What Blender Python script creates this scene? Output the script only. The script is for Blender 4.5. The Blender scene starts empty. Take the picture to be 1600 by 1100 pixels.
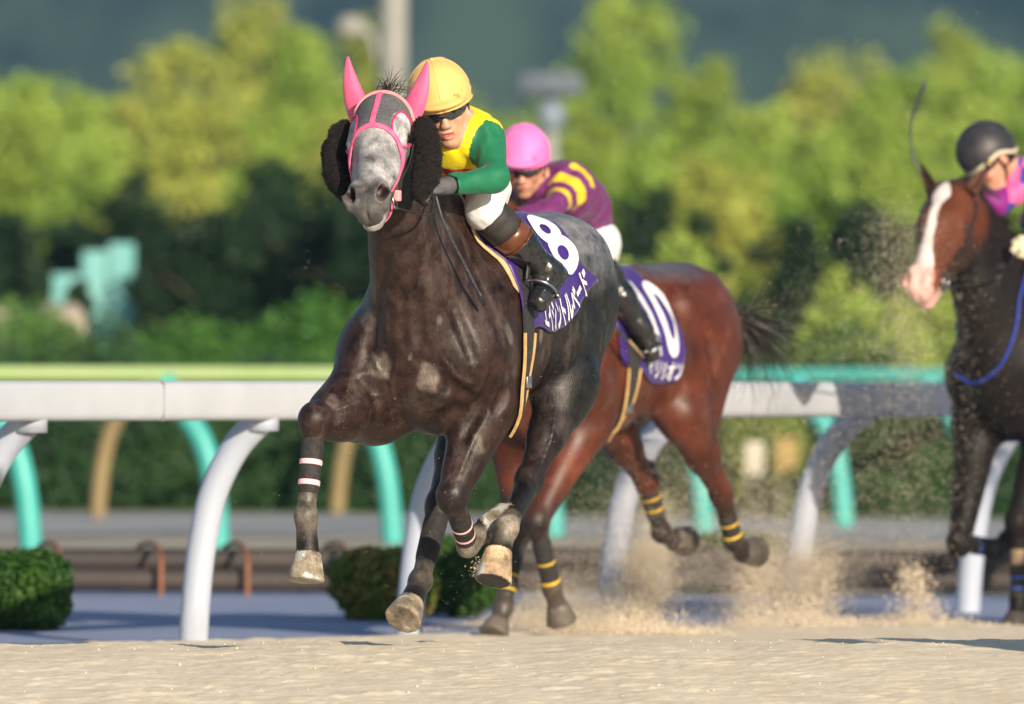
import bpy, bmesh, math, random
import numpy as np
from mathutils import Vector, Matrix, Euler
from mathutils.geometry import delaunay_2d_cdt

SC = bpy.context.scene
COL = SC.collection
rad = math.radians
QS = 1.0      # grid size factor of the modelled bodies

# ------------------------------------------------------------------ camera
FPX = 1600 * 400.0 / 36.0            # focal length in photo pixels
CAMZ = 1.28
cam_d = bpy.data.cameras.new("camera")
cam = bpy.data.objects.new("camera", cam_d)
COL.objects.link(cam)
cam_d.lens = 400.0
cam_d.sensor_width = 36.0
cam_d.clip_start = 0.5
cam_d.clip_end = 12000.0
ROLL = rad(0.45)
CM = Matrix.Rotation(rad(90) - 8.0 / FPX, 4, 'X') @ Matrix.Rotation(ROLL, 4, 'Z')
CM.translation = Vector((0, 0, CAMZ))
cam.matrix_world = CM
cam_d.dof.use_dof = True
cam_d.dof.focus_distance = 41.9
cam_d.dof.aperture_fstop = 3.6
cam_d.dof.aperture_blades = 9
SC.camera = cam

# ------------------------------------------------------------------ sky and sun
SUN_AZ, SUN_EL = rad(24.0), rad(19.0)
world = bpy.data.worlds.new("World")
SC.world = world
world.use_nodes = True
wn = world.node_tree
wn.nodes.clear()
wo = wn.nodes.new("ShaderNodeOutputWorld")
wb = wn.nodes.new("ShaderNodeBackground")
ws = wn.nodes.new("ShaderNodeTexSky")
ws.sky_type = 'NISHITA'
ws.sun_disc = False
ws.sun_elevation = SUN_EL
ws.sun_rotation = math.pi - SUN_AZ
ws.air_density = 1.0
ws.dust_density = 0.6
wb.inputs[1].default_value = 0.092
wn.links.new(ws.outputs[0], wb.inputs[0])
wn.links.new(wb.outputs[0], wo.inputs[0])
sun_d = bpy.data.lights.new("sun", 'SUN')
sun_d.energy = 5.0
sun_d.angle = rad(0.6)
sun_d.color = (1.0, 0.87, 0.68)
sun = bpy.data.objects.new("sun", sun_d)
COL.objects.link(sun)
LDIR = Vector((-math.sin(SUN_AZ) * math.cos(SUN_EL), math.cos(SUN_AZ) * math.cos(SUN_EL), -math.sin(SUN_EL)))
sun.rotation_euler = LDIR.to_track_quat('-Z', 'Y').to_euler()
sun.location = (3, -10, 8)
SC.view_settings.view_transform = 'Standard'
SC.view_settings.look = 'None'
SC.view_settings.exposure = 0.35
SC.view_settings.gamma = 1.0
SC.cycles.max_bounces = 6
SC.cycles.transparent_max_bounces = 8
SC.cycles.use_denoising = True
SC.cycles.volume_bounces = 0

# ------------------------------------------------------------------ helpers
def ray(px, py):
    """unit-depth world ray through a photo pixel"""
    v = Vector(((px - 800) / FPX, -(py - 550) / FPX, -1.0))
    d = CM.to_3x3() @ v
    return d / d.y

def at(px, py, D):
    d = ray(px, py)
    return Vector((0, 0, CAMZ)) + d * D

def tag(o, label=None, cat=None, group=None, kind=None):
    if label: o["label"] = label
    if cat: o["category"] = cat
    if group: o["group"] = group
    if kind: o["kind"] = kind
    return o

def empty(name, loc=(0, 0, 0), rz=0.0):
    o = bpy.data.objects.new(name, None)
    COL.objects.link(o)
    o.location = loc
    o.rotation_euler = (0, 0, rz)
    return o

def mesh_np(name, V, F, mat=None, parent=None, smooth=True, col=None, mats=None, fmat=None):
    """V (n,3) array, F (m,k) array or list of lists"""
    me = bpy.data.meshes.new(name)
    V = np.asarray(V, dtype=np.float32)
    if isinstance(F, np.ndarray):
        m, k = F.shape
        me.vertices.add(len(V)); me.vertices.foreach_set("co", V.ravel())
        me.loops.add(m * k); me.loops.foreach_set("vertex_index", F.astype(np.int32).ravel())
        me.polygons.add(m)
        me.polygons.foreach_set("loop_start", np.arange(0, m * k, k, dtype=np.int32))
        me.update(calc_edges=True)
    else:
        me.from_pydata([tuple(map(float, v)) for v in V], [], [list(map(int, f)) for f in F])
        me.update()
    me.polygons.foreach_set("use_smooth", np.full(len(me.polygons), smooth, dtype=bool))
    if col is not None:
        a = me.attributes.new("coat", 'FLOAT_COLOR', 'POINT')
        c = np.ones((len(V), 4), dtype=np.float32); c[:, :3] = col
        a.data.foreach_set("color", c.ravel())
    if mats:
        for mm in mats: me.materials.append(mm)
        if fmat is not None: me.polygons.foreach_set("material_index", np.asarray(fmat, dtype=np.int32))
    elif mat:
        me.materials.append(mat)
    me.update()
    o = bpy.data.objects.new(name, me)
    COL.objects.link(o)
    if parent: o.parent = parent
    return o

class MB:
    """collects simple pieces into one mesh"""
    def __init__(s): s.v = []; s.f = []
    def add(s, V, F):
        n = len(s.v); s.v += [tuple(map(float, v)) for v in V]; s.f += [[int(i) + n for i in f] for f in F]
    def tube(s, pts, r, n=10, caps=True, flat=None, up=None):
        pts = [np.array(p, float) for p in pts]
        rs = r if hasattr(r, '__len__') else [r] * len(pts)
        T = [pts[min(i + 1, len(pts) - 1)] - pts[max(i - 1, 0)] for i in range(len(pts))]
        T = [t / (np.linalg.norm(t) + 1e-9) for t in T]
        u = np.array(up, float) if up is not None else (np.array([0, 0, 1.]) if abs(T[0][2]) < .9 else np.array([1., 0, 0]))
        V = []
        for i, p in enumerate(pts):
            u = u - T[i] * np.dot(u, T[i]); u /= np.linalg.norm(u) + 1e-9
            w = np.cross(T[i], u)
            for k in range(n):
                a = 2 * math.pi * k / n
                V.append(p + rs[i] * (math.cos(a) * u * (flat or 1.0) + math.sin(a) * w))
        F = []
        for i in range(len(pts) - 1):
            for k in range(n):
                F.append([i * n + k, i * n + (k + 1) % n, (i + 1) * n + (k + 1) % n, (i + 1) * n + k])
        if caps:
            F.append(list(range(n))[::-1]); F.append([(len(pts) - 1) * n + k for k in range(n)])
        s.add(V, F); return s
    def box(s, c, h, R=None, bev=0.0):
        c = np.array(c, float); h = np.array(h, float)
        bm = bmesh.new(); bmesh.ops.create_cube(bm, size=2.0)
        for v in bm.verts: v.co = Vector((v.co.x * h[0], v.co.y * h[1], v.co.z * h[2]))
        if bev > 0: bmesh.ops.bevel(bm, geom=list(bm.edges), offset=bev, segments=3, affect='EDGES', profile=.5)
        bm.verts.index_update()
        V = [np.array(v.co) for v in bm.verts]
        if R is not None: V = [np.array(R) @ v for v in V]
        s.add([v + c for v in V], [[v.index for v in f.verts] for f in bm.faces]); bm.free(); return s
    def ball(s, c, r, n=12, R=None):
        r = r if hasattr(r, '__len__') else (r, r, r)
        V = []; F = []; m = n // 2 + 1
        for i in range(m + 1):
            th = math.pi * i / m
            for k in range(n):
                ph = 2 * math.pi * k / n
                v = np.array([r[0] * math.sin(th) * math.cos(ph), r[1] * math.sin(th) * math.sin(ph), r[2] * math.cos(th)])
                if R is not None: v = np.array(R) @ v
                V.append(v + np.array(c, float))
        for i in range(m):
            for k in range(n):
                F.append([i * n + k, (i + 1) * n + k, (i + 1) * n + (k + 1) % n, i * n + (k + 1) % n])
        s.add(V, F); return s
    def build(s, name, mat=None, parent=None, smooth=True):
        return mesh_np(name, np.array(s.v), s.f, mat, parent, smooth)

def catmull(P, n=8):
    P = [np.array(p, float) for p in P]
    if len(P) < 3: return [P[0] + (P[-1] - P[0]) * t for t in np.linspace(0, 1, n + 1)]
    Q = [2 * P[0] - P[1]] + P + [2 * P[-1] - P[-2]]
    out = []
    for i in range(1, len(Q) - 2):
        for k in range(n):
            t = k / n
            a, b, c, d = Q[i - 1], Q[i], Q[i + 1], Q[i + 2]
            out.append(.5 * ((2 * b) + (-a + c) * t + (2 * a - 5 * b + 4 * c - d) * t * t + (-a + 3 * b - 3 * c + d) * t ** 3))
    out.append(P[-1])
    return out

# ------------------------------------------------------------------ materials
def nodes_of(name):
    m = bpy.data.materials.new(name); m.use_nodes = True
    nt = m.node_tree; b = nt.nodes["Principled BSDF"]
    return m, nt, b

def mat(name, col, rough=.6, col2=None, scale=20.0, bump=0.0, bscale=60.0, spec=.5, metal=0.0, sheen=0.0, detail=5.0, coat=0.0, stretch=None, contrast=(.35, .65), space='Object'):
    m, nt, b = nodes_of(name)
    L = nt.links.new
    b.inputs["Roughness"].default_value = rough
    b.inputs["Metallic"].default_value = metal
    b.inputs["Specular IOR Level"].default_value = spec
    b.inputs["Sheen Weight"].default_value = sheen
    b.inputs["Coat Weight"].default_value = coat
    b.inputs["Base Color"].default_value = (*col, 1)
    tc = nt.nodes.new("ShaderNodeTexCoord")
    src = tc.outputs[space]
    if stretch:
        mp = nt.nodes.new("ShaderNodeMapping"); mp.inputs["Scale"].default_value = stretch
        L(src, mp.inputs[0]); src = mp.outputs[0]
    if col2 is not None:
        n = nt.nodes.new("ShaderNodeTexNoise"); n.inputs["Scale"].default_value = scale; n.inputs["Detail"].default_value = detail
        L(src, n.inputs["Vector"])
        r = nt.nodes.new("ShaderNodeMapRange"); r.inputs[1].default_value = contrast[0]; r.inputs[2].default_value = contrast[1]
        L(n.outputs[0], r.inputs[0])
        mx = nt.nodes.new("ShaderNodeMix"); mx.data_type = 'RGBA'
        mx.inputs[6].default_value = (*col, 1); mx.inputs[7].default_value = (*col2, 1)
        L(r.outputs[0], mx.inputs[0]); L(mx.outputs[2], b.inputs["Base Color"])
    if bump > 0:
        n2 = nt.nodes.new("ShaderNodeTexNoise"); n2.inputs["Scale"].default_value = bscale; n2.inputs["Detail"].default_value = 6
        L(src, n2.inputs["Vector"])
        bp = nt.nodes.new("ShaderNodeBump"); bp.inputs["Strength"].default_value = 1.0; bp.inputs["Distance"].default_value = bump
        L(n2.outputs[0], bp.inputs["Height"]); L(bp.outputs[0], b.inputs["Normal"])
    return m

def coat_mat(name, rough=.42, mottle=.5, sheen=.15, fleck=None, fleck_amt=.0, hair=.0012, spec=.5, bscale=9.0, fine=1.0):
    """hide: the 'coat' attribute is the hair colour, broken up by mottling and fine hair"""
    m, nt, b = nodes_of(name); L = nt.links.new
    at_ = nt.nodes.new("ShaderNodeAttribute"); at_.attribute_name = "coat"
    tc = nt.nodes.new("ShaderNodeTexCoord")
    n1 = nt.nodes.new("ShaderNodeTexNoise"); n1.inputs["Scale"].default_value = bscale; n1.inputs["Detail"].default_value = 8; n1.inputs["Roughness"].default_value = .62
    L(tc.outputs["Object"], n1.inputs["Vector"])
    mp = nt.nodes.new("ShaderNodeMapping"); mp.inputs["Scale"].default_value = (260, 260, 55); L(tc.outputs["Object"], mp.inputs[0])
    n2 = nt.nodes.new("ShaderNodeTexNoise"); n2.inputs["Scale"].default_value = 1.0; n2.inputs["Detail"].default_value = 3; L(mp.outputs[0], n2.inputs["Vector"])
    r1 = nt.nodes.new("ShaderNodeMapRange"); r1.inputs[1].default_value = .3; r1.inputs[2].default_value = .7
    r1.inputs[3].default_value = 1 - mottle; r1.inputs[4].default_value = 1 + mottle; L(n1.outputs[0], r1.inputs[0])
    r2 = nt.nodes.new("ShaderNodeMapRange"); r2.inputs[1].default_value = .3; r2.inputs[2].default_value = .7
    r2.inputs[3].default_value = 1 - .28 * fine; r2.inputs[4].default_value = 1 + .3 * fine; L(n2.outputs[0], r2.inputs[0])
    mu = nt.nodes.new("ShaderNodeMath"); mu.operation = 'MULTIPLY'; L(r1.outputs[0], mu.inputs[0]); L(r2.outputs[0], mu.inputs[1])
    sc = nt.nodes.new("ShaderNodeVectorMath"); sc.operation = 'SCALE'; L(at_.outputs["Color"], sc.inputs[0]); L(mu.outputs[0], sc.inputs[3])
    out = sc.outputs[0]
    if fleck:
        n3 = nt.nodes.new("ShaderNodeTexNoise"); n3.inputs["Scale"].default_value = 9; n3.inputs["Detail"].default_value = 5; n3.inputs["Roughness"].default_value = .7
        mp3 = nt.nodes.new("ShaderNodeMapping"); mp3.inputs["Scale"].default_value = (1, 1, .5); mp3.inputs["Location"].default_value = (3, 1, 7); L(tc.outputs["Object"], mp3.inputs[0]); L(mp3.outputs[0], n3.inputs["Vector"])
        r3 = nt.nodes.new("ShaderNodeMapRange"); r3.inputs[1].default_value = .52; r3.inputs[2].default_value = .76; r3.inputs[3].default_value = 0; r3.inputs[4].default_value = fleck_amt
        L(n3.outputs[0], r3.inputs[0])
        mx = nt.nodes.new("ShaderNodeMix"); mx.data_type = 'RGBA'; L(r3.outputs[0], mx.inputs[0]); L(out, mx.inputs[6]); mx.inputs[7].default_value = (*fleck, 1)
        out = mx.outputs[2]
    L(out, b.inputs["Base Color"])
    rr = nt.nodes.new("ShaderNodeMapRange"); rr.inputs[1].default_value = .3; rr.inputs[2].default_value = .7; rr.inputs[3].default_value = rough - .09; rr.inputs[4].default_value = rough + .16
    L(n1.outputs[0], rr.inputs[0]); L(rr.outputs[0], b.inputs["Roughness"])
    b.inputs["Specular IOR Level"].default_value = spec
    b.inputs["Sheen Weight"].default_value = sheen; b.inputs["Sheen Roughness"].default_value = .4
    ad = nt.nodes.new("ShaderNodeMath"); ad.operation = 'MULTIPLY_ADD'; L(n1.outputs[0], ad.inputs[0]); ad.inputs[1].default_value = 2.2
    if fine > .3: L(n2.outputs[0], ad.inputs[2])
    bp = nt.nodes.new("ShaderNodeBump"); bp.inputs["Distance"].default_value = hair; L(ad.outputs[0], bp.inputs["Height"]); L(bp.outputs[0], b.inputs["Normal"])
    return m

# ------------------------------------------------------------------ distance fields
def vnoise(P, seed=0, freq=1.0):
    """cheap smooth value noise on points, about -1..1"""
    rs = np.random.RandomState(seed); out = np.zeros(len(P))
    for k in range(5):
        d = rs.normal(size=3); d /= np.linalg.norm(d); d *= freq * (0.7 + .6 * rs.rand())
        e = rs.normal(size=3); e /= np.linalg.norm(e); e *= freq * 1.7
        out += np.sin(P @ d + rs.rand() * 6 + 1.3 * np.sin(P @ e + rs.rand() * 6))
    return out / 3.0

class Field:
    def __init__(s): s.p = []
    def _a(s, kind, d, c, R, k, op):
        s.p.append(dict(kind=kind, k=k, op=op, c=np.array(c, float), R=R, **d)); return s
    def cone(s, a, b, r1, r2, k=.03, flat=None, fr=1.0, op='u'):
        """tapered capsule; 'flat' is an axis along which the section is scaled by fr"""
        a = np.array(a, float); b = np.array(b, float); c = (a + b) / 2
        R = np.linalg.norm(b - a) / 2 + max(r1, r2) * max(1, fr)
        fa = None
        if flat is not None: fa = np.array(flat, float); fa /= np.linalg.norm(fa)
        return s._a('cone', dict(a=a, b=b, r1=r1, r2=r2, flat=fa, fr=fr), c, R, k, op)
    def chain(s, pts, rs, k=.03, flat=None, fr=1.0, op='u'):
        for i in range(len(pts) - 1):
            s.cone(pts[i], pts[i + 1], rs[i], rs[i + 1], k if i == 0 else min(k, .012), flat, fr, op)
        return s
    def ell(s, c, r, k=.03, axes=None, op='u'):
        r = np.array(r if hasattr(r, '__len__') else (r, r, r), float)
        A = None
        if axes is not None: A = np.array(axes, float)      # rows = local axes
        return s._a('ell', dict(r=r, A=A), c, r.max(), k, op)
    def hoof(s, a, b, r1, r2, up, cut, k=.006):
        """cone from a to b cut flat on the ground side"""
        a = np.array(a, float); b = np.array(b, float); u = np.array(up, float); u /= np.linalg.norm(u)
        return s._a('hoof', dict(a=a, b=b, r1=r1, r2=r2, up=u, cut=np.array(cut, float)), (a + b) / 2, np.linalg.norm(b - a) / 2 + max(r1, r2), k, 'u')
    @staticmethod
    def _cone(P, a, b, r1, r2, fa, fr):
        q = P - a
        ba = b - a
        if fa is not None:
            q = q + fa * ((q @ fa) * (1 / fr - 1))[..., None]
            ba = ba + fa * ((ba @ fa) * (1 / fr - 1))
        t = np.clip((q @ ba) / (ba @ ba + 1e-12), 0, 1)
        d = np.linalg.norm(q - t[..., None] * ba, axis=-1) - (r1 + (r2 - r1) * t)
        return d * (min(1.0, fr) if fa is not None else 1.0) if fr < 1 else d
    def dist(s, p, P):
        if p['kind'] == 'cone':
            return s._cone(P, p['a'], p['b'], p['r1'], p['r2'], p['flat'], p['fr'])
        if p['kind'] == 'hoof':
            ba = p['b'] - p['a']; L = np.linalg.norm(ba); n = ba / L
            q = P - p['a']; h = q @ n
            rr = p['r1'] + (p['r2'] - p['r1']) * np.clip(h / L, -.2, 1.3)
            d = np.linalg.norm(q - h[..., None] * n, axis=-1) - rr
            d = np.maximum(d * .93, -h - .004)
            return np.maximum(d, -(P - p['cut']) @ p['up'])
        q = P - p['c']
        if p['A'] is not None: q = q @ p['A'].T
        r = p['r']
        k0 = np.linalg.norm(q / r, axis=-1); k1 = np.linalg.norm(q / (r * r), axis=-1) + 1e-9
        return k0 * (k0 - 1) / k1
    @staticmethod
    def comb(cur, d, p):
        k = p['k']
        if p['op'] == 'u':
            h = np.maximum(k - np.abs(cur - d), 0) / k
            return np.minimum(cur, d) - h * h * k * .25
        h = np.maximum(k - np.abs(cur + d), 0) / k
        return np.maximum(cur, -d) + h * h * k * .25
    def eval(s, P):
        P = np.asarray(P, float); cur = np.full(P.shape[:-1], 1.0)
        if not hasattr(s, '_C') or len(s._C) != len(s.p):
            s._C = np.array([p['c'] for p in s.p]); s._R = np.array([p['R'] for p in s.p]) + .16
        Pf = P.reshape(-1, 3); lo = Pf.min(0); hi = Pf.max(0)
        act = np.nonzero(((s._C + s._R[:, None] > lo) & (s._C - s._R[:, None] < hi)).all(1))[0]
        Q = P.reshape(-1, 3); c1 = cur.reshape(-1)
        c1[:] = .35
        for ai in act:
            p = s.p[ai]; m = p['R'] + .16
            if len(Q) < 40: c1[:] = s.comb(c1, s.dist(p, Q), p); continue
            d = Q - p['c']; ix = np.nonzero((np.abs(d[:, 0]) < m) & (np.abs(d[:, 1]) < m) & (np.abs(d[:, 2]) < m))[0]
            if len(ix) == 0: continue
            c1[ix] = s.comb(c1[ix], s.dist(p, Q[ix]), p)
        return c1.reshape(P.shape[:-1])
    def normal(s, P, e=.004):
        P = np.asarray(P, float); g = []
        for i in range(3):
            d = np.zeros(3); d[i] = e
            g.append(s.eval(P + d) - s.eval(P - d))
        g = np.stack(g, -1); return g / (np.linalg.norm(g, axis=-1, keepdims=True) + 1e-9)
    def snap(s, P, off=0.0, it=5):
        P = np.array(P, float)
        for _ in range(it):
            P = P - s.normal(P) * ((s.eval(P) - off) * .9)[..., None]
        return P
    def bounds(s):
        lo = np.min([p['c'] - p['R'] for p in s.p if p['op'] == 'u'], 0) - .03
        hi = np.max([p['c'] + p['R'] for p in s.p if p['op'] == 'u'], 0) + .03
        return lo, hi
    def grid(s, lo, hi, h, disp=None):
        n = np.ceil((hi - lo) / h).astype(int) + 1
        ax = [lo[i] + h * np.arange(n[i]) for i in range(3)]
        V = np.full(n, .08, dtype=np.float64)
        for p in s.p:
            m = p['R'] + .05 + p['k']
            a = np.clip(np.floor((p['c'] - m - lo) / h).astype(int), 0, n); b = np.clip(np.ceil((p['c'] + m - lo) / h).astype(int) + 1, 0, n)
            if (b <= a).any(): continue
            sl = tuple(slice(a[i], b[i]) for i in range(3))
            G = np.stack(np.meshgrid(ax[0][sl[0]], ax[1][sl[1]], ax[2][sl[2]], indexing='ij'), -1)
            V[sl] = s.comb(V[sl], s.dist(p, G), p)
        if disp is not None:
            near = np.abs(V) < .05
            idx = np.nonzero(near)
            Pn = np.stack([ax[i][idx[i]] for i in range(3)], -1)
            V[idx] += disp(Pn)
        return V, ax
    def surf(s, h=.008, lo=None, hi=None, disp=None):
        h = h * QS
        if lo is None: lo, hi = s.bounds()
        lo = np.array(lo, float); hi = np.array(hi, float)
        V, ax = s.grid(lo, hi, h, disp)
        S = V < 0
        c = np.zeros(np.array(V.shape) - 1, dtype=np.int8)
        corners = [(i, j, k) for i in (0, 1) for j in (0, 1) for k in (0, 1)]
        nx, ny, nz = c.shape
        for (i, j, k) in corners: c += S[i:i + nx, j:j + ny, k:k + nz]
        idx = np.nonzero((c > 0) & (c < 8))
        ids = -np.ones(c.shape, dtype=np.int64); ids[idx] = np.arange(len(idx[0]))
        acc = np.zeros((len(idx[0]), 3)); cnt = np.zeros(len(idx[0]))
        for a in corners:
            for d in range(3):
                if a[d] == 1: continue
                b = list(a); b[d] = 1
                va = V[idx[0] + a[0], idx[1] + a[1], idx[2] + a[2]]; vb = V[idx[0] + b[0], idx[1] + b[1], idx[2] + b[2]]
                m = (va < 0) != (vb < 0)
                t = np.where(m, va / (va - vb + 1e-12), 0)
                p = np.array(a, float)[None, :].repeat(len(t), 0); p[:, d] += t
                acc[m] += p[m]; cnt[m] += 1
        P = acc / cnt[:, None] + np.stack(idx, -1)
        P = lo + P * h
        Fs = []
        for d in range(3):
            sl0 = [slice(1, -1)] * 3; sl1 = [slice(1, -1)] * 3
            sl0[d] = slice(0, -1); sl1[d] = slice(1, None)
            A = S[tuple(sl0)]; B = S[tuple(sl1)]
            for flip, M in ((False, A & ~B), (True, B & ~A)):
                q = np.nonzero(M)
                if len(q[0]) == 0: continue
                q = [q[i] + (0 if i == d else 1) for i in range(3)]
                e, f = [(1, 2), (2, 0), (0, 1)][d]
                def cell(oe, of):
                    r = [q[0].copy(), q[1].copy(), q[2].copy()]; r[e] = r[e] - oe; r[f] = r[f] - of
                    return ids[r[0], r[1], r[2]]
                quad = np.stack([cell(1, 1), cell(0, 1), cell(0, 0), cell(1, 0)], -1)
                if flip: quad = quad[:, ::-1]
                Fs.append(quad)
        return P, np.concatenate(Fs)

def merge_surf(parts):
    V = []; F = []; n = 0
    for P, f in parts:
        V.append(P); F.append(f + n); n += len(P)
    return np.concatenate(V), np.concatenate(F)

def prune(P, F, keep):
    """keep faces whose centre passes keep(C)"""
    C = P[F].mean(1); m = keep(C); F = F[m]
    used = np.unique(F); mp = -np.ones(len(P), dtype=np.int64); mp[used] = np.arange(len(used))
    return P[used], mp[F]

def unit(v): v = np.array(v, float); return v / (np.linalg.norm(v) + 1e-12)

class Frame:
    """animal frame: x forward, y left, z up; yaw th = how far the heading turns from straight at the camera to picture left"""
    def __init__(s, X0, D0, th, z0):
        s.o = np.array([X0, D0, z0]); s.th = th
        s.f = np.array([-math.sin(th), -math.cos(th), 0]); s.l = np.array([math.cos(th), -math.sin(th), 0]); s.u = np.array([0, 0, 1.])
        s.M = np.stack([s.f, s.l, s.u])            # rows
    def loc(s, w): return s.M @ (np.array(w, float) - s.o)
    def dirl(s, w): return unit(s.M @ np.array(w, float))
    def pl(s, px, py, l):
        """point at photo pixel with given lateral offset l -> local"""
        d = np.array(ray(px, py)); c = np.array([0, 0, CAMZ])
        A = (c - s.o) @ s.l; B = d @ s.l
        return s.loc(c + d * ((l - A) / B))
    def pt(s, px, py, t):
        """point at photo pixel with given forward offset t -> local"""
        d = np.array(ray(px, py)); c = np.array([0, 0, CAMZ])
        A = (c - s.o) @ s.f; B = d @ s.f
        return s.loc(c + d * ((t - A) / B))
    def hit(s, field, px, py, off=0.0, it=70):
        """where the sight line meets the surface, in local coordinates"""
        c = s.loc((0, 0, CAMZ)); d = s.M @ unit(ray(px, py))
        t = s.o[1] - 3.0
        for _ in range(it):
            t += max(-.05, min(.3, (field.eval((c + d * t)[None])[0] - off))) * .9
        return c + d * t
    def place(s, o):
        o.location = s.o; o.rotation_euler = (0, 0, -(math.pi / 2 + s.th))

def ribbon(name, field, pts, width, off, mat_, parent, thick=.002, snap=True, n=6, closed=False):
    """strap laid on a surface along a path"""
    P = np.array(catmull(pts, n))
    if snap: P = field.snap(P, off)
    N = field.normal(P)
    T = np.gradient(P, axis=0)
    if closed: T[0] = T[-1] = P[1] - P[-2]
    T /= np.linalg.norm(T, axis=1, keepdims=True) + 1e-9
    B = np.cross(N, T); B /= np.linalg.norm(B, axis=1, keepdims=True) + 1e-9
    w = width / 2
    A_ = P + B * w; C_ = P - B * w
    if snap and width > .012:
        A_ = field.snap(A_, off, 3); C_ = field.snap(C_, off, 3)
    rows = [A_, P + N * thick * .6, C_, C_ - N * thick * 2.2, A_ - N * thick * 2.2]
    rows[0] = A_; V = np.concatenate(rows); m = len(P); F = []
    for r in range(5):
        r2 = (r + 1) % 5
        for i in range(m - 1):
            F.append([r * m + i, r2 * m + i, r2 * m + i + 1, r * m + i + 1])
    return mesh_np(name, V, F, mat_, parent, smooth=False)

def sleeve(name, field, a, b, off, mat_, parent, nu=8, na=28, col=None, maxr=.2, bulge=0.0):
    """band wrapped round a limb between axis points a and b"""
    a = np.array(a, float); b = np.array(b, float); e = unit(b - a)
    u = unit(np.cross(e, [0.3, 1, .2])); w = np.cross(e, u)
    V = []
    for i in range(nu):
        c = a + (b - a) * i / (nu - 1)
        for k in range(na):
            an = 2 * math.pi * k / na; d = math.cos(an) * u + math.sin(an) * w
            rr = np.linspace(.004, maxr, 40); f = field.eval(c + rr[:, None] * d)
            j = np.argmax(f > 0)
            if j == 0: j = 1
            r = rr[j - 1] + (rr[j] - rr[j - 1]) * (-f[j - 1]) / (f[j] - f[j - 1] + 1e-9)
            ed = off if 0 < i < nu - 1 else -.001
            V.append(c + d * (r + ed + bulge * math.sin(math.pi * i / (nu - 1))))
    F = []
    for i in range(nu - 1):
        for k in range(na):
            F.append([i * na + k, i * na + (k + 1) % na, (i + 1) * na + (k + 1) % na, (i + 1) * na + k])
    return mesh_np(name, np.array(V), F, mat_, parent)

class Drape:
    """cylindrical chart of a body round an axis: (u along the axis, arc from the top, + to the left)"""
    def __init__(s, field, a, b, nu=24, na=64, amax=rad(150), maxr=.7, off=0.0):
        s.a = np.array(a, float); s.b = np.array(b, float); s.L = np.linalg.norm(s.b - s.a); e = unit(s.b - s.a)
        up = unit(np.array([0, 0, 1.]) - e * e[2]); lf = np.cross(up, e)
        s.e = e; s.up = up; s.lf = lf if lf[1] > 0 else -lf
        s.us = np.linspace(0, 1, nu); s.an = np.linspace(-amax, amax, na)
        P = np.zeros((nu, na, 3)); rr = np.linspace(.02, maxr, 90)
        for i, u in enumerate(s.us):
            c = s.a + (s.b - s.a) * u
            d = np.cos(s.an)[:, None] * up + np.sin(s.an)[:, None] * s.lf
            f = field.eval(c + rr[None, :, None] * d[:, None, :])
            j = np.maximum(np.argmax(f > 0, axis=1), 1); ii = np.arange(na)
            f0 = f[ii, j - 1]; f1 = f[ii, j]
            r = rr[j - 1] + (rr[j] - rr[j - 1]) * (-f0) / (f1 - f0 + 1e-9)
            P[i] = c + d * r[:, None]
        s.P = P
        seg = np.linalg.norm(np.diff(P, axis=1), axis=2)
        arc = np.concatenate([np.zeros((nu, 1)), np.cumsum(seg, 1)], 1)
        mid = na // 2
        zero = np.array([np.interp(0, s.an, arc[i]) for i in range(nu)])
        s.arc = arc - zero[:, None]
    def inv(s, p):
        """local point -> (u in metres from a, arc)"""
        q = np.array(p, float) - s.a; u = q @ s.e; r = q - s.e * u
        an = math.atan2(r @ s.lf, r @ s.up)
        uu = np.clip(u / s.L, 0, 1)
        i = min(int(uu * (len(s.us) - 1)), len(s.us) - 2); f = uu * (len(s.us) - 1) - i
        a0 = np.interp(an, s.an, s.arc[i]); a1 = np.interp(an, s.an, s.arc[i + 1])
        return np.array([u, a0 * (1 - f) + a1 * f])
    def map(s, Q):
        Q = np.asarray(Q, float); out = np.zeros((len(Q), 3)); N = np.zeros((len(Q), 3))
        nu = len(s.us)
        for n_, (u, v) in enumerate(Q):
            uu = u / s.L * (nu - 1); i = int(np.clip(math.floor(uu), 0, nu - 2)); f = uu - i
            def row(r, v_): return np.array([np.interp(v_, s.arc[r], s.P[r, :, k]) for k in range(3)])
            p0, p1 = row(i, v), row(i + 1, v); out[n_] = p0 * (1 - f) + p1 * f
            q0, q1 = row(i, v + .02), row(i, v - .02)
            nn = np.cross(q0 - q1, p1 - p0)
            c = s.a + s.e * u
            if nn @ (out[n_] - c) < 0: nn = -nn
            N[n_] = unit(nn)
        return out, N

def fill2d(poly, step):
    """triangulate a 2-D outline with inner points"""
    poly = np.array(poly, float)
    pts = []
    m = len(poly)
    for i in range(m):
        a, b = poly[i], poly[(i + 1) % m]; k = max(1, int(np.linalg.norm(b - a) / step))
        for j in range(k): pts.append(a + (b - a) * j / k)
    nb = len(pts)
    lo, hi = poly.min(0), poly.max(0)
    P = np.array(pts)
    def inside(q):
        c = False; j = m - 1
        for i in range(m):
            if (poly[i][1] > q[1]) != (poly[j][1] > q[1]) and q[0] < (poly[j][0] - poly[i][0]) * (q[1] - poly[i][1]) / (poly[j][1] - poly[i][1]) + poly[i][0]: c = not c
            j = i
        return c
    x = lo[0] + step * .5
    while x < hi[0]:
        y = lo[1] + step * .5
        while y < hi[1]:
            if inside((x, y)) and np.min(np.linalg.norm(P[:nb] - (x, y), axis=1)) > step * .45: pts.append(np.array([x, y]))
            y += step
        x += step
    r = delaunay_2d_cdt([Vector(p) for p in pts], [(i, (i + 1) % nb) for i in range(nb)], [list(range(nb))], 1, 1e-6)
    return np.array([tuple(v) for v in r[0]]), [list(f) for f in r[2]]

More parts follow.
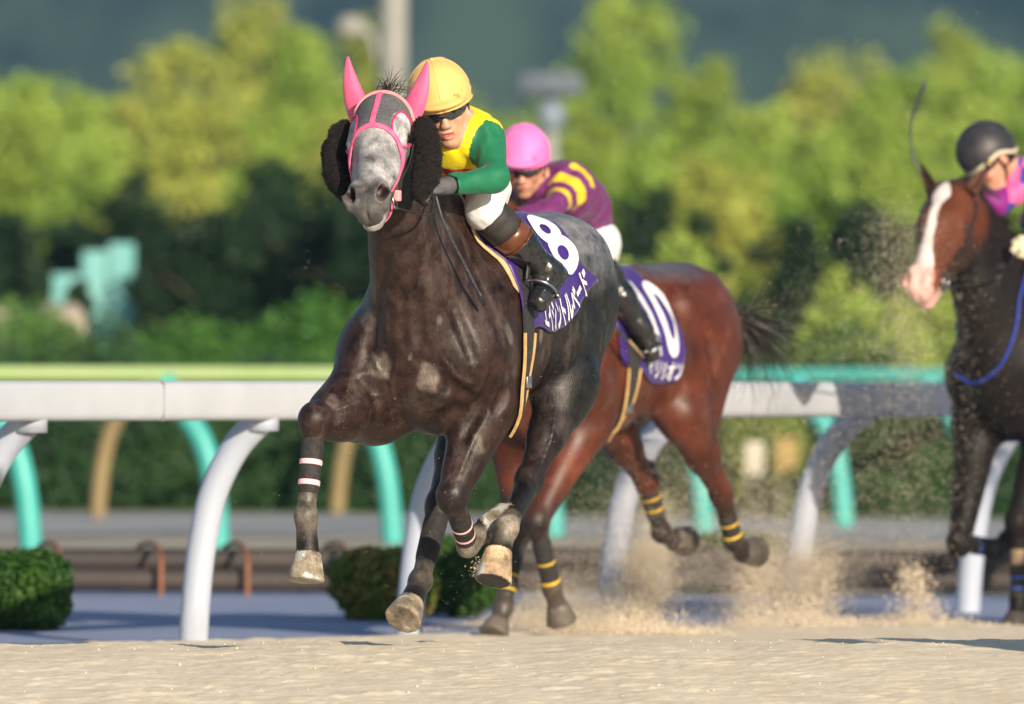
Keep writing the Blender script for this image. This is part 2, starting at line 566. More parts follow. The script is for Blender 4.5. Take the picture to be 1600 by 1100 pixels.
def text2d(s, w, h, bold=.012):
    """outline of a short text as 2-D triangles scaled to w x h, from (0,0)"""
    c = bpy.data.curves.new("lettering", 'FONT'); c.body = s; c.offset = bold; c.resolution_u = 6
    o = bpy.data.objects.new("lettering", c); COL.objects.link(o)
    dg = bpy.context.evaluated_depsgraph_get()
    me = bpy.data.meshes.new_from_object(o.evaluated_get(dg))
    bm = bmesh.new(); bm.from_mesh(me)
    bmesh.ops.triangulate(bm, faces=bm.faces)
    for _ in range(2): bmesh.ops.subdivide_edges(bm, edges=[e for e in bm.edges if e.calc_length() > .12], cuts=1)
    bmesh.ops.triangulate(bm, faces=bm.faces)
    bm.verts.index_update()
    V = np.array([v.co[:2] for v in bm.verts]); F = [[v.index for v in f.verts] for f in bm.faces]
    bm.free(); bpy.data.objects.remove(o); bpy.data.meshes.remove(me); bpy.data.curves.remove(c)
    lo, hi = V.min(0), V.max(0)
    return (V - lo) / (hi - lo) * np.array([w, h]), F
# ------------------------------------------------------------------ horses
def torso_field(F, rear=1.0, hipw=1.0):
    L = [0, 1, 0]; n0 = len(F.p)
    # barrel
    F.cone([.52, 0, 1.17], [.20, 0, 1.16], .315, .345, .05, L, .76)
    F.cone([.20, 0, 1.16], [-.22, 0, 1.215], .345, .30, .05, L, .82)
    F.cone([-.22, 0, 1.215], [-.55, 0, 1.30], .295, .25, .05, L, .88)
    F.ell([-.60, 0, 1.31], (.24, .235, .25), .10)
    F.ell([.45, 0, 1.00], (.30, .15, .24), .10)
    # withers and loin
    F.cone([.62, 0, 1.47], [.28, 0, 1.53], .075, .07, .14)
    F.cone([.28, 0, 1.53], [-.25, 0, 1.48], .07, .06, .12)
    F.cone([-.25, 0, 1.48], [-.68, 0, 1.50], .07, .07, .12)
    F.cone([-.68, 0, 1.48], [-.86, 0, 1.36], .07, .045, .08)
    for s in (-1, 1):
        F.ell([-.50, .125 * s, 1.41], (.27, .135, .16), .08)             # croup
        F.ell([-.78, .10 * s, 1.24], (.10, .105, .20), .08)               # buttock
        F.ell([-.34, .20 * s, 1.40], (.09, .07, .08), .07)                # point of hip
    for p in F.p[n0:]:
        for k in ('a', 'b', 'c'):
            if k in p and p[k][0] < -.1: p[k] = np.array([-.1 + (p[k][0] + .1) * rear, p[k][1] * hipw, p[k][2]])
    return F

def chest_field(F, right_fwd=0.0, left_fwd=0.0):
    for s, w in ((-1, right_fwd), (1, left_fwd)):
        x = w
        sh = unit([.42, 0, -.75]); n = unit([.35, s, .05]); b = np.cross(sh, n)
        F.cone([.24 + x * .3, .125 * s, 1.44], [.54 + x * .7, .165 * s, 1.12], .075, .115, .13)   # shoulder blade
        F.cone([.30 + x * .3, .15 * s, 1.34], [.50 + x * .7, .20 * s, 1.06], .035, .05, .06)
        F.ell([.60 + x, .165 * s, 1.06], (.12, .095, .13), .06)           # point of shoulder
        F.ell([.655 + x * .6, .085 * s, 1.015], (.085, .083, .15), .035)   # breast muscle
        F.ell([.36 + x * .6, .215 * s, 1.03], (.15, .07, .15), .06)       # triceps
    return F

def fore_leg(F, sh, el, kn, fe, co, so, side, knee_front=None, beef=1.0):
    kn, fe, co, so, el, sh = [np.array(v, float) for v in (kn, fe, co, so, el, sh)]
    F.cone(sh, el, .14, .115, .10)
    d = unit(kn - el)
    F.cone(el, kn, .108 * beef, .053, .06)
    F.cone(el + d * .03 + np.array([0, .02 * side, 0]), el + d * .30, .105 * beef, .056 if beef == 1 else .086, .04)
    if beef > 1: F.cone(sh + np.array([.04, .02 * side * -1, .02]), el * .35 + kn * .65 + np.array([0, 0, .015]), .115, .075, .09)
    n = np.array(knee_front if knee_front is not None else [1.0, 0, 0], float)
    c = unit(fe - kn); n = unit(n * .35 + (d - c)); ax_ = unit(d + c) if np.linalg.norm(d + c) > .2 else c
    n = unit(n - ax_ * (n @ ax_)); d = ax_
    F.ell(kn + n * .006, (.058, .057, .070), .025, axes=[n, unit(np.cross(d, n)), d])
    F.ell(kn - n * .030 + d * .01, (.028, .036, .045), .02, axes=[n, unit(np.cross(d, n)), d])
    c = unit(fe - kn)
    F.cone(kn, fe, .041, .033, .03)
    tn = unit(np.cross(np.cross(c, n), c))
    F.cone(kn + c * .05 - tn * .022, fe - c * .02 - tn * .020, .019, .021, .016)
    F.ell(fe, (.047, .042, .048), .02)
    F.ell(fe - tn * .022 + c * .008, (.024, .026, .026), .016)
    F.cone(fe, co, .036, .043, .02)
    F.hoof(co, so, .050, .070, co - so, so, .008)

def hind_leg(F, hip, st, ho, fe, co, so, side, back=None):
    hip, st, ho, fe, co, so = [np.array(v, float) for v in (hip, st, ho, fe, co, so)]
    F.cone(hip, st, .185, .125, .09, [0, 1, 0], .72)
    F.cone(hip + [-.12, 0, -.02], st + (ho - st) * .30 + [-.07, 0, .03], .15, .085, .09, [0, 1, 0], .7)
    F.ell(st, (.10, .07, .10), .05)
    F.cone(st, st + (ho - st) * .55, .105, .068, .06)
    F.cone(st + (ho - st) * .5, ho, .068, .045, .04)
    g = unit(ho - st); c = unit(fe - ho)
    bk = unit(g - c) if back is None else unit(back)              # hock point sticks out away from the fold
    F.ell(ho, (.056, .048, .064), .03)
    F.cone(ho + bk * .018, ho + bk * .055 - c * .045, .026, .018, .02)
    F.cone(st + (ho - st) * .55 + bk * .02, ho + bk * .05 - c * .04, .024, .014, .03)
    F.cone(ho, fe, .044, .035, .03)
    F.cone(ho + bk * .03, fe + bk * .02, .02, .02, .02)
    F.ell(fe, (.049, .045, .049), .02)
    F.ell(fe + bk * .022, (.024, .026, .026), .016)
    F.cone(fe, co, .038, .046, .02)
    F.hoof(co, so, .052, .072, co - so, so, .008)

def groove(F, pts, r=.006, k=.04, n=4, op='s', depth=0.0):
    Q = np.array(catmull(pts, n)); P = F.snap(Q, depth)
    ok = (np.abs(F.eval(P) - depth) < .004) & (np.linalg.norm(P - Q, axis=1) < .03)
    m = len(P)
    for i in range(m - 1):
        if not (ok[i] and ok[i + 1]) or np.linalg.norm(P[i + 1] - P[i]) > 2.2 * np.linalg.norm(Q[i + 1] - Q[i]) + .004: continue
        t = math.sin(math.pi * (i + .5) / (m - 1)) ** .5
        F.cone(P[i], P[i + 1], r * t + .001, r * t + .001, k, op=op)

class Head:
    """head frame: h down the face from poll to muzzle, n out of the forehead, s to the animal's left"""
    def __init__(s, poll, h, n, size=1.0):
        s.o = np.array(poll, float); s.h = unit(h); n = np.array(n, float)
        s.n = unit(n - s.h * (n @ s.h)); s.s = np.cross(s.h, s.n)
        s.k = size
        if s.s[1] < 0: s.s = -s.s
    def p(s, u, v, w): return s.o + s.k * (s.h * u + s.n * v + s.s * w)
    def d(s, u, v, w): return unit(s.h * u + s.n * v + s.s * w)
    def inv(s, P):
        q = (np.asarray(P, float) - s.o) / s.k
        return np.stack([q @ s.h, q @ s.n, q @ s.s], -1)

def head_field(F, H, flare=1.0):
    k = H.k; A = [H.h, H.n, H.s]
    S = H.s
    F.ell(H.p(.10, -.045, 0), (.125 * k, .095 * k, .092 * k), .05, A)
    F.cone(H.p(.10, -.01, 0), H.p(.24, .0, 0), .082 * k, .078 * k, .04, S, 1.06)
    F.cone(H.p(.22, -.012, 0), H.p(.47, -.028, 0), .078 * k, .046 * k, .05)
    F.cone(H.p(.24, .020, 0), H.p(.46, -.002, 0), .040 * k, .030 * k, .05)
    for s in (-1, 1):
        F.ell(H.p(.185, .012, .066 * s), (.055 * k, .026 * k, .030 * k), .03, A)      # brow
        F.cone(H.p(.27, -.035, .082 * s), H.p(.40, -.048, .058 * s), .019 * k, .014 * k, .05)   # facial crest
        F.ell(H.p(.215, -.130, .052 * s), (.105 * k, .095 * k, .030 * k), .05, A)     # jowl
        F.cone(H.p(.24, -.185, .034 * s), H.p(.47, -.115, .022 * s), .027 * k, .022 * k, .05)
        # eye socket and lids
        F.ell(H.p(.228, -.012, .090 * s), (.036 * k, .030 * k, .016 * k), .02, A)
        F.ell(H.p(.232, -.016, .108 * s), (.024 * k, .019 * k, .016 * k), .008, A, 's')
        F.cone(H.p(.208, -.004, .096 * s), H.p(.245, .006, .094 * s), .0085 * k, .008 * k, .012)
        F.cone(H.p(.212, -.032, .100 * s), H.p(.258, -.028, .098 * s), .006 * k, .006 * k, .012)
        F.cone(H.p(.13, -.02, .085 * s), H.p(.18, -.005, .088 * s), .012 * k, .012 * k, .03)
    F.cone(H.p(.16, -.10, 0), H.p(.47, -.095, 0), .062 * k, .038 * k, .06, S, .85)
    # muzzle
    F.ell(H.p(.515, -.045, 0), (.068 * k, .056 * k, .058 * k), .05, A)
    f = flare
    for s in (-1, 1):
        F.ell(H.p(.528, -.012, .040 * s), (.050 * k, .034 * k, .030 * k * f), .025, A)
        F.cone(H.p(.495, .010, .036 * s * f), H.p(.545, .004, .058 * s * f), .016 * k, .014 * k, .02)
        F.cone(H.p(.545, .004, .058 * s * f), H.p(.565, -.030, .052 * s * f), .014 * k, .012 * k, .018)
        ax = H.d(.55, .55, .62 * s)
        t1 = unit(np.cross(ax, H.h)); t2 = np.cross(ax, t1)
        F.ell(H.p(.540, .012, .050 * s * f), (.032 * k, .015 * k * f, .031 * k * f), .010, [ax, t1, t2], 's')
        F.ell(H.p(.530, .003, .044 * s * f), (.034 * k, .010 * k * f, .016 * k * f), .010, [ax, t1, t2], 's')
    F.ell(H.p(.575, -.046, 0), (.030 * k, .036 * k, .044 * k), .03, A)
    F.ell(H.p(.565, -.080, 0), (.028 * k, .020 * k, .042 * k), .02, A)
    F.ell(H.p(.553, -.112, 0), (.034 * k, .022 * k, .036 * k), .02, A)
    F.ell(H.p(.515, -.125, 0), (.035 * k, .025 * k, .032 * k), .03, A)
    F.ell(H.p(.600, -.095, 0), (.065 * k, .003 * k, .045 * k), .008, A, 's')
    F.ell(H.p(.606, -.035, 0), (.012 * k, .03 * k, .004 * k), .012, A, 's')

def neck_field(F, H, base=(.48, 0, 1.21), mid=None, w=.70):
    """neck from the poll and throat down to withers and chest"""
    b = np.array(base, float)
    p1 = H.p(.06, -.11, 0)
    fl = H.s * .5 + np.array([0, .5, 0])
    m = (p1 + b) / 2 + np.array([.05, 0, -.05]) if mid is None else np.array(mid, float)
    pts = catmull([b, m, p1], 4)
    n = len(pts)
    rs = [np.interp(i / (n - 1), [0, .5, 1], [.30, .190, .110]) for i in range(n)]
    for i in range(n - 1):
        F.cone(pts[i], pts[i + 1], rs[i], rs[i + 1], .06 if i == 0 else .03, fl, w)
    # crest
    c0 = np.array([.40, 0, 1.54]); c1 = H.p(-.02, -.08, 0)
    cc = catmull([c0, (c0 + c1) / 2 + np.array([.02, 0, -.03]), c1], 4)
    for i in range(8): F.cone(cc[i], cc[i + 1], .070 - .004 * i, .066 - .004 * i, .10)
    # throat / windpipe
    t0 = b + np.array([.10, 0, -.16]); t1 = H.p(.17, -.19, 0)
    F.chain(catmull([t0, (t0 + t1) / 2 + np.array([.045, 0, -.02]), t1], 4), np.linspace(.10, .05, 9), .09)
    for s in (-1, 1):        # jugular groove muscles and the wing of the atlas
        F.chain(catmull([b + np.array([.12, .09 * s, -.05]), (t0 + t1) / 2 + np.array([.0, .05 * s, .03]), H.p(.14, -.16, .04 * s)], 4), np.linspace(.06, .032, 9), .05)
        F.ell(H.p(.02, -.12, .062 * s), (.05, .04, .03), .05)

def ear_mesh(name, base, tip, front, width, mat_, parent, bend=.0, hollow=True, col=None, wide=False):
    """cupped pointed ear: 'front' is the open side"""
    base = np.array(base, float); tip = np.array(tip, float); L = np.linalg.norm(tip - base)
    a = unit(tip - base); f = unit(np.array(front) - a * (np.array(front) @ a)); s = np.cross(a, f)
    V = []; F = []; nu, na = 16, 20
    for i in range(nu + 1):
        t = i / nu
        w = width * (.62 + .75 * math.sin(min(t * 1.35, 1.35) * math.pi / 2.15) * .6) * (1 - t ** 2.6) + .002
        if wide: w = width * (1 - .93 * t ** 1.7) + .001
        c = base + a * L * t + s * bend * math.sin(math.pi * t * .9) * L
        for k in range(na):
            th = 2 * math.pi * k / na
            x, y = math.cos(th), math.sin(th)
            rr = 1.0
            fy = y * .62
            if hollow and y > 0: fy = y * (.62 - .95 * max(0, 1 - abs(x) * 1.15) * min(1, t * 3) * (1 - t * .5))
            V.append(c + s * w * x + f * w * fy)
    for i in range(nu):
        for k in range(na):
            F.append([i * na + k, i * na + (k + 1) % na, (i + 1) * na + (k + 1) % na, (i + 1) * na + k])
    F.append([nu * na + k for k in range(na)])
    return mesh_np(name, np.array(V), F, mat_, parent, col=col)

def hair_strands(name, roots, dirs, lens, width, mat_, parent, droop=.0, wav=.02, seed=1, seg=6, wind=(0, 0, 0)):
    rs = np.random.RandomState(seed); V = []; F = []
    wind = np.array(wind, float)
    for r0, d0, L in zip(roots, dirs, lens):
        r0 = np.array(r0, float); d = unit(d0); p = r0.copy(); pts = [p.copy()]
        wob = rs.normal(size=3) * wav
        for i in range(seg):
            d = unit(d + np.array([0, 0, -droop]) + wind * .2 + wob + rs.normal(size=3) * wav * .6)
            p = p + d * L / seg; pts.append(p.copy())
        side = unit(np.cross(d, rs.normal(size=3)))
        n = len(V)
        for i, q in enumerate(pts):
            w = width * (1 - (i / seg) ** 1.5 * .85) * .5
            V += [q + side * w, q - side * w]
        for i in range(seg): F.append([n + 2 * i, n + 2 * i + 1, n + 2 * i + 3, n + 2 * i + 2])
    return mesh_np(name, np.array(V), np.array(F), mat_, parent, smooth=False)

def body_mesh(name, F, H, mat_, colf, h=.008, hh=.0042, disp=None):
    """continuous body: fine grid round the head, coarser elsewhere"""
    lo, hi = F.bounds()
    c = H.p(.30, -.05, 0); hl = c - .36; hh_ = c + .36
    hl = np.maximum(hl, lo)
    P1, F1 = F.surf(h, lo, hi, disp)
    P2, F2 = F.surf(hh, hl - .01, hh_ + .01)
    def inhead(C): q = H.inv(C); return (q[:, 0] > .02) & (q[:, 0] < .68) & (q[:, 1] > -.29) & (np.abs(q[:, 2]) < .2)
    def box(C, m):
        return ((C > hl + m) & (C < hh_ - m)).all(1)
    P1, F1 = prune(P1, F1, lambda C: ~(box(C, .012) & inhead(C)))
    P2, F2 = prune(P2, F2, lambda C: box(C, .004) & (H.inv(C)[:, 0] > .005) & (H.inv(C)[:, 0] < .69) & (H.inv(C)[:, 1] > -.30) & (np.abs(H.inv(C)[:, 2]) < .22))
    V, Fc = merge_surf([(P1, F1), (P2, F2)])
    return mesh_np(name, V, Fc, mat_, None, True, colf(V, None))
# ------------------------------------------------------------------ grey horse
FR1 = Frame(-.08, 42.97, rad(25), .19)
_pl, _pt = FR1.pl, FR1.pt
H1 = None
def make_grey():
    global H1, F1
    poll = _pt(603, 152, 1.00)
    hw = unit([-.062, -.455, -.375]); nw = np.array([-.20, -.62, .78])
    H1 = Head(poll, FR1.dirl(hw), FR1.M @ nw, 1.08)
    F = Field()
    torso_field(F, .81, .85)
    chest_field(F, .05, .0)
    neck_field(F, H1)
    head_field(F, H1, 1.2)
    fore_leg(F, [.62, -.17, 1.04], [.58, -.20, .86], _pl(492, 655, -.24), _pl(478, 806, -.24), _pl(481, 866, -.235), _pl(478, 908, -.232), -1, [1, 0, .2], 1.22)
    fore_leg(F, [.52, .17, 1.04], [.42, .17, .88], _pl(707, 775, .13), _pt(731, 852, .36), _pt(757, 828, .27), _pt(792, 812, .20), 1, [1, 0, -.1])
    hind_leg(F, [-.40, -.12, 1.25], [-.20, -.17, .93], _pl(687, 790, -.16), _pl(657, 908, -.13), _pl(642, 942, -.12), _pl(629, 968, -.12), -1)
    hind_leg(F, [-.42, .115, 1.25], [-.31, .18, .96], _pl(826, 752, .16), _pt(792, 824, .32), _pt(779, 862, .37), _pt(770, 908, .42), 1)
    F1 = F
    def hp(*q): return [FR1.hit(F, *p) for p in q]
    G_ = [hp((627, 455), (632, 540), (638, 610), (645, 680)), hp((566, 596), (588, 622), (606, 650), (628, 684)), hp((772, 565), (760, 615), (742, 650), (722, 690)),
          hp((572, 400), (560, 455), (548, 520)), hp((604, 390), (596, 450), (582, 515), (572, 570)), hp((668, 385), (692, 440), (716, 500), (738, 560)),
          hp((738, 410), (764, 470), (784, 540)), hp((655, 560), (700, 600), (735, 620)), hp((660, 420), (652, 480), (655, 540)), hp((800, 560), (790, 610), (775, 640))]
    R_ = [hp((612, 420), (604, 480), (606, 545)), hp((650, 600), (668, 632), (690, 668)), hp((748, 668), (732, 705), (716, 745)), hp((600, 618), (562, 628), (520, 642)),
          hp((690, 560), (716, 590), (745, 600)), hp((575, 540), (590, 575), (612, 600)), hp((868, 640), (860, 690), (846, 730)), hp((620, 560), (612, 600), (620, 640))]
    for g in G_: groove(F, g, .005, .040, depth=.0075)
    for g in R_: groove(F, g, .0042, .010, op='u', depth=-.0008)
    m = coat_mat("grey_coat", .40, .78, .0, spec=.30, bscale=15, fleck=(.13, .10, .088), fleck_amt=.6)
    PATCH1 = [(592, 578, .045), (668, 604, .050), (700, 612, .030), (575, 500, .028), (686, 500, .018), (845, 525, .022), (640, 560, .012), (795, 520, .03), (560, 470, .02), (700, 360, .03), (745, 690, .03), (520, 630, .03)]
    def colf(V, N):
        n = len(V); c = np.zeros((n, 3))
        base = np.array([.025, .0122, .0085]); 
        c[:] = base
        q = H1.inv(V)
        nz = vnoise(V, 3, 9.0); nz2 = vnoise(V, 5, 24.0); nz3 = vnoise(V, 9, 55.0)
        # rear half greyer, rump top pale
        g = np.clip((.15 - V[:, 0]) / .4, 0, 1)
        c = c * (1 - g[:, None]) + g[:, None] * np.array([.009, .0065, .0065])
        rt = np.clip((V[:, 2] - 1.33 + .06 * nz) / .20, 0, 1) * np.clip((.05 - V[:, 0]) / .2, 0, 1)
        c = c * (1 - rt[:, None]) + rt[:, None] * np.array([.15, .15, .165])
        for (sx, sy, rr_) in PATCH1:
            h_ = FR1.hit(F, sx, sy); d = np.linalg.norm((V - h_) * [1, 1, .7], axis=1)
            t = np.clip((rr_ - d + rr_ * .45 * nz2 + rr_ * .3 * nz3) / (rr_ * .5), 0, 1)[:, None] * .75
            c = c * (1 - t) + t * np.array([.125, .10, .088])
        # dark points
        leg = np.clip((.72 - V[:, 2] + .04 * nz) / .2, 0, 1)
        c = c * (1 - leg[:, None]) + leg[:, None] * np.array([.012, .010, .010])
        # face
        onhead = np.clip((q[:, 0] - .0) / .04, 0, 1) * (np.abs(q[:, 2]) < .2) * (q[:, 1] > -.26 + .0 * nz) * (np.abs(q[:, 0]) < .75)
        onhead = onhead * np.clip((q[:, 1] + .20) / .06, 0, 1)
        fc = np.array([.34, .335, .345])[None] * (1 + .26 * nz[:, None] + .26 * nz2[:, None] + .16 * nz3[:, None])
        ey = (((q[:, 0] - .216) / .076) ** 2 + ((np.abs(q[:, 2]) - q[:, 1] - .060) / .070) ** 2 < 1)[:, None]
        fc = np.where(ey, fc * 1.35, fc)
        mz = np.clip((q[:, 0] - .44 + .02 * nz2) / .08, 0, 1)[:, None]
        fc = fc * (1 - mz) + mz * np.array([.085, .078, .078]) * (1 + .3 * nz2[:, None])
        lip = (np.clip((q[:, 0] - .50) / .03, 0, 1) * np.clip((-.092 - q[:, 1]) / .008, 0, 1))[:, None] * np.clip(1 + nz2, 0, 1)[:, None]
        fc = fc * (1 - lip) + lip * np.array([.32, .30, .28])
        jaw = np.clip((-.07 - q[:, 1]) / .06, 0, 1)[:, None] * (1 - mz)
        fc = fc * (1 - jaw) + jaw * np.array([.13, .12, .12])
        c = c * (1 - onhead[:, None]) + fc * onhead[:, None]
        # inside of the nostrils
        for s in (-1, 1):
            d = np.linalg.norm(V - H1.p(.525, .0, .046 * s * 1.1), axis=1)
            t = np.clip((.028 - d) / .008, 0, 1)[:, None]
            c = c * (1 - t) + t * np.array([.035, .014, .012])
        # eye rims
        for s in (-1, 1):
            d = np.linalg.norm(V - H1.p(.232, -.016, .100 * s), axis=1)
            t = np.clip((.034 - d) / .012, 0, 1)[:, None]
            c = c * (1 - t) + t * np.array([.03, .025, .025])
        # sand-caked hooves and pasterns
        for hi_, (co, so, fe, amt) in enumerate(HOOVES1):
            ax = unit(so - co); h = (V - co) @ ax; r = np.linalg.norm((V - co) - h[:, None] * ax, axis=1)
            hoof = ((h > -.006) & (r < .085) & (h < .12))
            t = hoof[:, None] * 1.0
            hc = np.array([.27, .225, .165])[None] * (1 + .18 * nz3[:, None] + .15 * nz2[:, None])
            if hi_ == 3: hc = hc * np.array([1.9, 1.6, 1.35]) * np.where((nz2 > -.1), 1, .72)[:, None]
            pt = (hoof & (nz2 + .5 * nz3 > .75))[:, None] * 1.0
            hc = hc * (1 - pt) + pt * np.array([.45, .45, .43])
            c = c * (1 - t) + hc * t
            d = np.linalg.norm(V - fe, axis=1) 
            dd = np.clip((.09 - d + .02 * nz2) / .04, 0, 1)[:, None] * amt * (1 - t)
            c = c * (1 - dd) + dd * np.array([.22, .19, .15])
        return np.clip(c, .01, .9)
    global HJ1
    HJ1 = dict(a=(_pl(492, 655, -.24), _pl(478, 806, -.24)), b=(_pl(707, 775, .13), _pt(731, 852, .36)), c=(_pl(687, 790, -.16), _pl(657, 908, -.13)))
    J = [np.array(x) for x in (_pl(481, 866, -.235), _pl(478, 908, -.232), _pl(478, 806, -.24))], \
        [np.array(x) for x in (_pt(757, 828, .27), _pt(792, 812, .20), _pt(731, 852, .36))], \
        [np.array(x) for x in (_pl(642, 942, -.12), _pl(629, 968, -.12), _pl(657, 908, -.13))], \
        [np.array(x) for x in (_pt(779, 862, .37), _pt(770, 908, .42), _pt(792, 824, .32))]
    HOOVES1 = [(j[0], j[1], j[2], a) for j, a in zip(J, (.55, .8, .25, .9))]
    o = body_mesh("racehorse", F, H1, m, colf, .0075, .0042)
    FR1.place(o)
    tag(o, "dark grey racehorse in a pink-eared hood and black fleece cheekpieces, leading the others", "horse", "racehorses galloping towards the camera")
    return o
G1 = make_grey()

# tack and soft parts of the grey
M_black = mat("black_leather", (.012, .012, .014), .38, (.03, .028, .027), 40, .0006, 300, spec=.5)
M_blackmatte = mat("black_webbing", (.016, .015, .017), .75, (.035, .033, .033), 60, .0004, 500)
M_pink = mat("pink_web", (.72, .10, .25), .6, (.80, .16, .32), 30, .0004, 700)
M_pale_pink = mat("pale_pink_leather", (.82, .38, .38), .55, (.74, .30, .31), 60, .0003, 400)
M_hotpink = mat("hot_pink_trim", (.60, .03, .14), .6)
M_earpink = mat("pink_lycra", (.80, .12, .27), .55, (.72, .09, .22), 12, .0005, 900, sheen=.2)
M_steel = mat("steel", (.55, .55, .56), .28, (.40, .39, .38), 50, metal=1.0)
M_mesh = mat("hood_mesh", (.045, .045, .050), .85, (.19, .19, .20), 420, .0004, 900, contrast=(.45, .60))
M_hood = mat("hood_cloth", (.012, .012, .014), .85, (.022, .021, .022), 30, .0005, 600)
M_eye = mat("eye", (.012, .006, .004), .06, spec=.9, coat=1.0)
M_fleece = mat("black_fleece", (.006, .0045, .0045), .9, (.014, .010, .010), 60, .004, 120, sheen=.05, spec=.2)
M_cream = mat("cream_felt", (.62, .44, .24), .85, (.50, .34, .17), 40, .001, 200)
M_purple = mat("purple_nylon", (.036, .012, .15), .42, (.048, .016, .19), 9, .0010, 60, sheen=.1)
M_white = mat("white_print", (.80, .80, .84), .5, (.70, .70, .76), 14)
M_hairdark = mat("dark_hair", (.012, .009, .008), .5, (.035, .025, .02), 40)
M_rubber = mat("saddle_black", (.014, .014, .015), .5, (.03, .03, .03), 40, .0005, 200)
M_tan = mat("tan_leather", (.42, .25, .11), .6, (.30, .17, .07), 30, .0006, 200)

def shell(name, body, keep, off, mat_, parent, F):
    """lift a patch of the body's skin into a thin covering"""
    me = body.data
    n = len(me.vertices); V = np.zeros(n * 3, dtype=np.float32); me.vertices.foreach_get("co", V); V = V.reshape(-1, 3).astype(float)
    nf = len(me.polygons); L = np.zeros(nf * 4, dtype=np.int32); me.loops.foreach_get("vertex_index", L); Fc = L.reshape(-1, 4)
    P, f = prune(V, Fc, keep)
    P = P + F.normal(P) * off
    return mesh_np(name, P, f, mat_, parent)

def eyes(H, body, look=(.1, .3, 1)):
    for s in (-1, 1):
        c = H.p(.2325, -.015, .0905 * s)
        b = MB(); b.ball(c, .025 * H.k, 20); b.build("eye", M_eye, body)

def grey_tack():
    F, H, o = F1, H1, G1
    eyes(H, o)
    q = H.inv
    # dark mesh hood with eye openings
    def eyehole(Q):
        a = np.abs(Q[:, 2]) - Q[:, 1]
        return ((Q[:, 0] - .216) / .076) ** 2 + ((a - .060) / .070) ** 2 < 1
    def facem(C):
        Q = q(C); lim = .262 + .10 * np.clip((-.01 - Q[:, 1]) / .08, 0, 1) + .35 * np.abs(Q[:, 2])*0
        return (Q[:, 0] > .02) & (Q[:, 0] < lim) & (Q[:, 1] > -.07) & ~eyehole(Q)
    shell("hood_panel", o, facem, .0022, M_mesh, o, F)
    def clothm(C):
        Q = q(C); lim = .30
        return (Q[:, 0] > -.10) & (Q[:, 0] < lim + .12 * np.clip((-.08 - Q[:, 1]) / .1, 0, 1)) & ((Q[:, 1] <= -.055) | (Q[:, 0] < .035)) & (Q[:, 1] > -.30) & (C[:, 2] > 1.2) & ~eyehole(Q)
    shell("hood", o, clothm, .0035, M_hood, o, F)
    P = lambda u, v, w: H.p(u, v, w)
    # pink straps
    ribbon("face_strap", F, [P(.0, .02, .004), P(.08, .09, .002), P(.16, .09, .0), P(.262, .08, .0)], .020, .006, M_pink, o)
    ribbon("nose_strap", F, [P(.43, -.075, -.09), P(.36, -.05, -.10), P(.29, .01, -.085), P(.262, .06, -.03), P(.262, .06, .03), P(.29, .01, .085), P(.36, -.05, .10), P(.455, -.085, .085)], .019, .0065, M_pink, o)
    ribbon("brow_band", F, [P(.13, -.085, -.12), P(.10, -.02, -.12), P(.062, .06, -.06), P(.055, .08, .0), P(.062, .06, .06), P(.10, -.02, .12), P(.13, -.085, .12)], .014, .009, M_pale_pink, o, thick=.004)
    for s in (-1, 1):
        ring = [P(.216 + .079 * math.cos(a), .095 - (.060 + .073 * math.sin(a)), s * .095) for a in np.linspace(0, 2 * math.pi, 17)]
        ribbon("eye_piping", F, ring, .007, .0055, M_hotpink, o, closed=True)
        # cheekpiece
    # fleece cheekpieces: from beside the brow down towards the bit
    rs = np.random.RandomState(5)
    for s, pts in ((-1, [(538, 200), (526, 228), (523, 260), (538, 298)]), (1, [(662, 194), (668, 226), (668, 262), (656, 300)])):
        C = [FR1.pt(x, y, t) for (x, y), t in zip(pts, (1.08, 1.12, 1.15, 1.20))]
        G = Field(); G.chain(catmull(C, 4), np.interp(np.linspace(0, 1, 13), [0, .15, .5, .85, 1], [.030, .041, .044, .045, .034]), .03)
        Pf, Ff = G.surf(.006, disp=lambda Q: .004 * vnoise(Q, 11, 60) + .003 * vnoise(Q, 12, 140))
        fo = mesh_np("cheekpiece", Pf, Ff, M_fleece, o)
        ix = rs.choice(len(Pf), 5200, replace=True)
        Nf = G.normal(Pf[ix]); dd = Nf + rs.normal(size=Nf.shape) * .5
        hair_strands("fleece", Pf[ix], dd, rs.uniform(.004, .009, len(ix)), .0022, M_fleece, fo, seg=2, wav=.2)
    for sgn, b, t in ((-1, (566, 184), (545, 88)), (1, (637, 184), (666, 95))):
        bb = FR1.pt(*b, 1.0); tt = FR1.pt(*t, 1.0)
        ear_mesh("ear_cover", bb, tt, [1, -.1, .2], .050, M_earpink, o, bend=.07 * sgn, wide=True, hollow=False)

def DBG():
    dr = Drape(F1, (.75, 0, 1.2), (-.75, 0, 1.25), nu=30)
    for nm, pp in (("outline", [(700, 335), (745, 362), (780, 398), (803, 440), (815, 490), (818, 516), (828, 513), (935, 437), (915, 425), (897, 418), (890, 395), (885, 375), (868, 358), (830, 345)]),
                   ("eight", [(834, 359), (864, 392), (823, 351), (873, 427), (882, 393)]), ("name", [(847, 500), (920, 445), (905, 425)]), ("girth", [(813, 520), (796, 620), (830, 520)])):
        for p in pp:
            h = FR1.hit(F1, *p); print("DBG", nm, p, np.round(h, 2), np.round(dr.inv(h), 3))
    return
grey_tack()
# ------------------------------------------------------------------ saddle, cloth, girth, bandages
def cloth_wave(Q):
    Q = np.asarray(Q); x, y = Q[:, 0], Q[:, 1]
    return (0.0022 * np.sin(38 * x + 9 * np.sin(7 * y)) * np.clip(np.abs(y) * 3, 0, 1) * .7 + .0012 * np.sin(41 * y + 14 * x))[:, None]

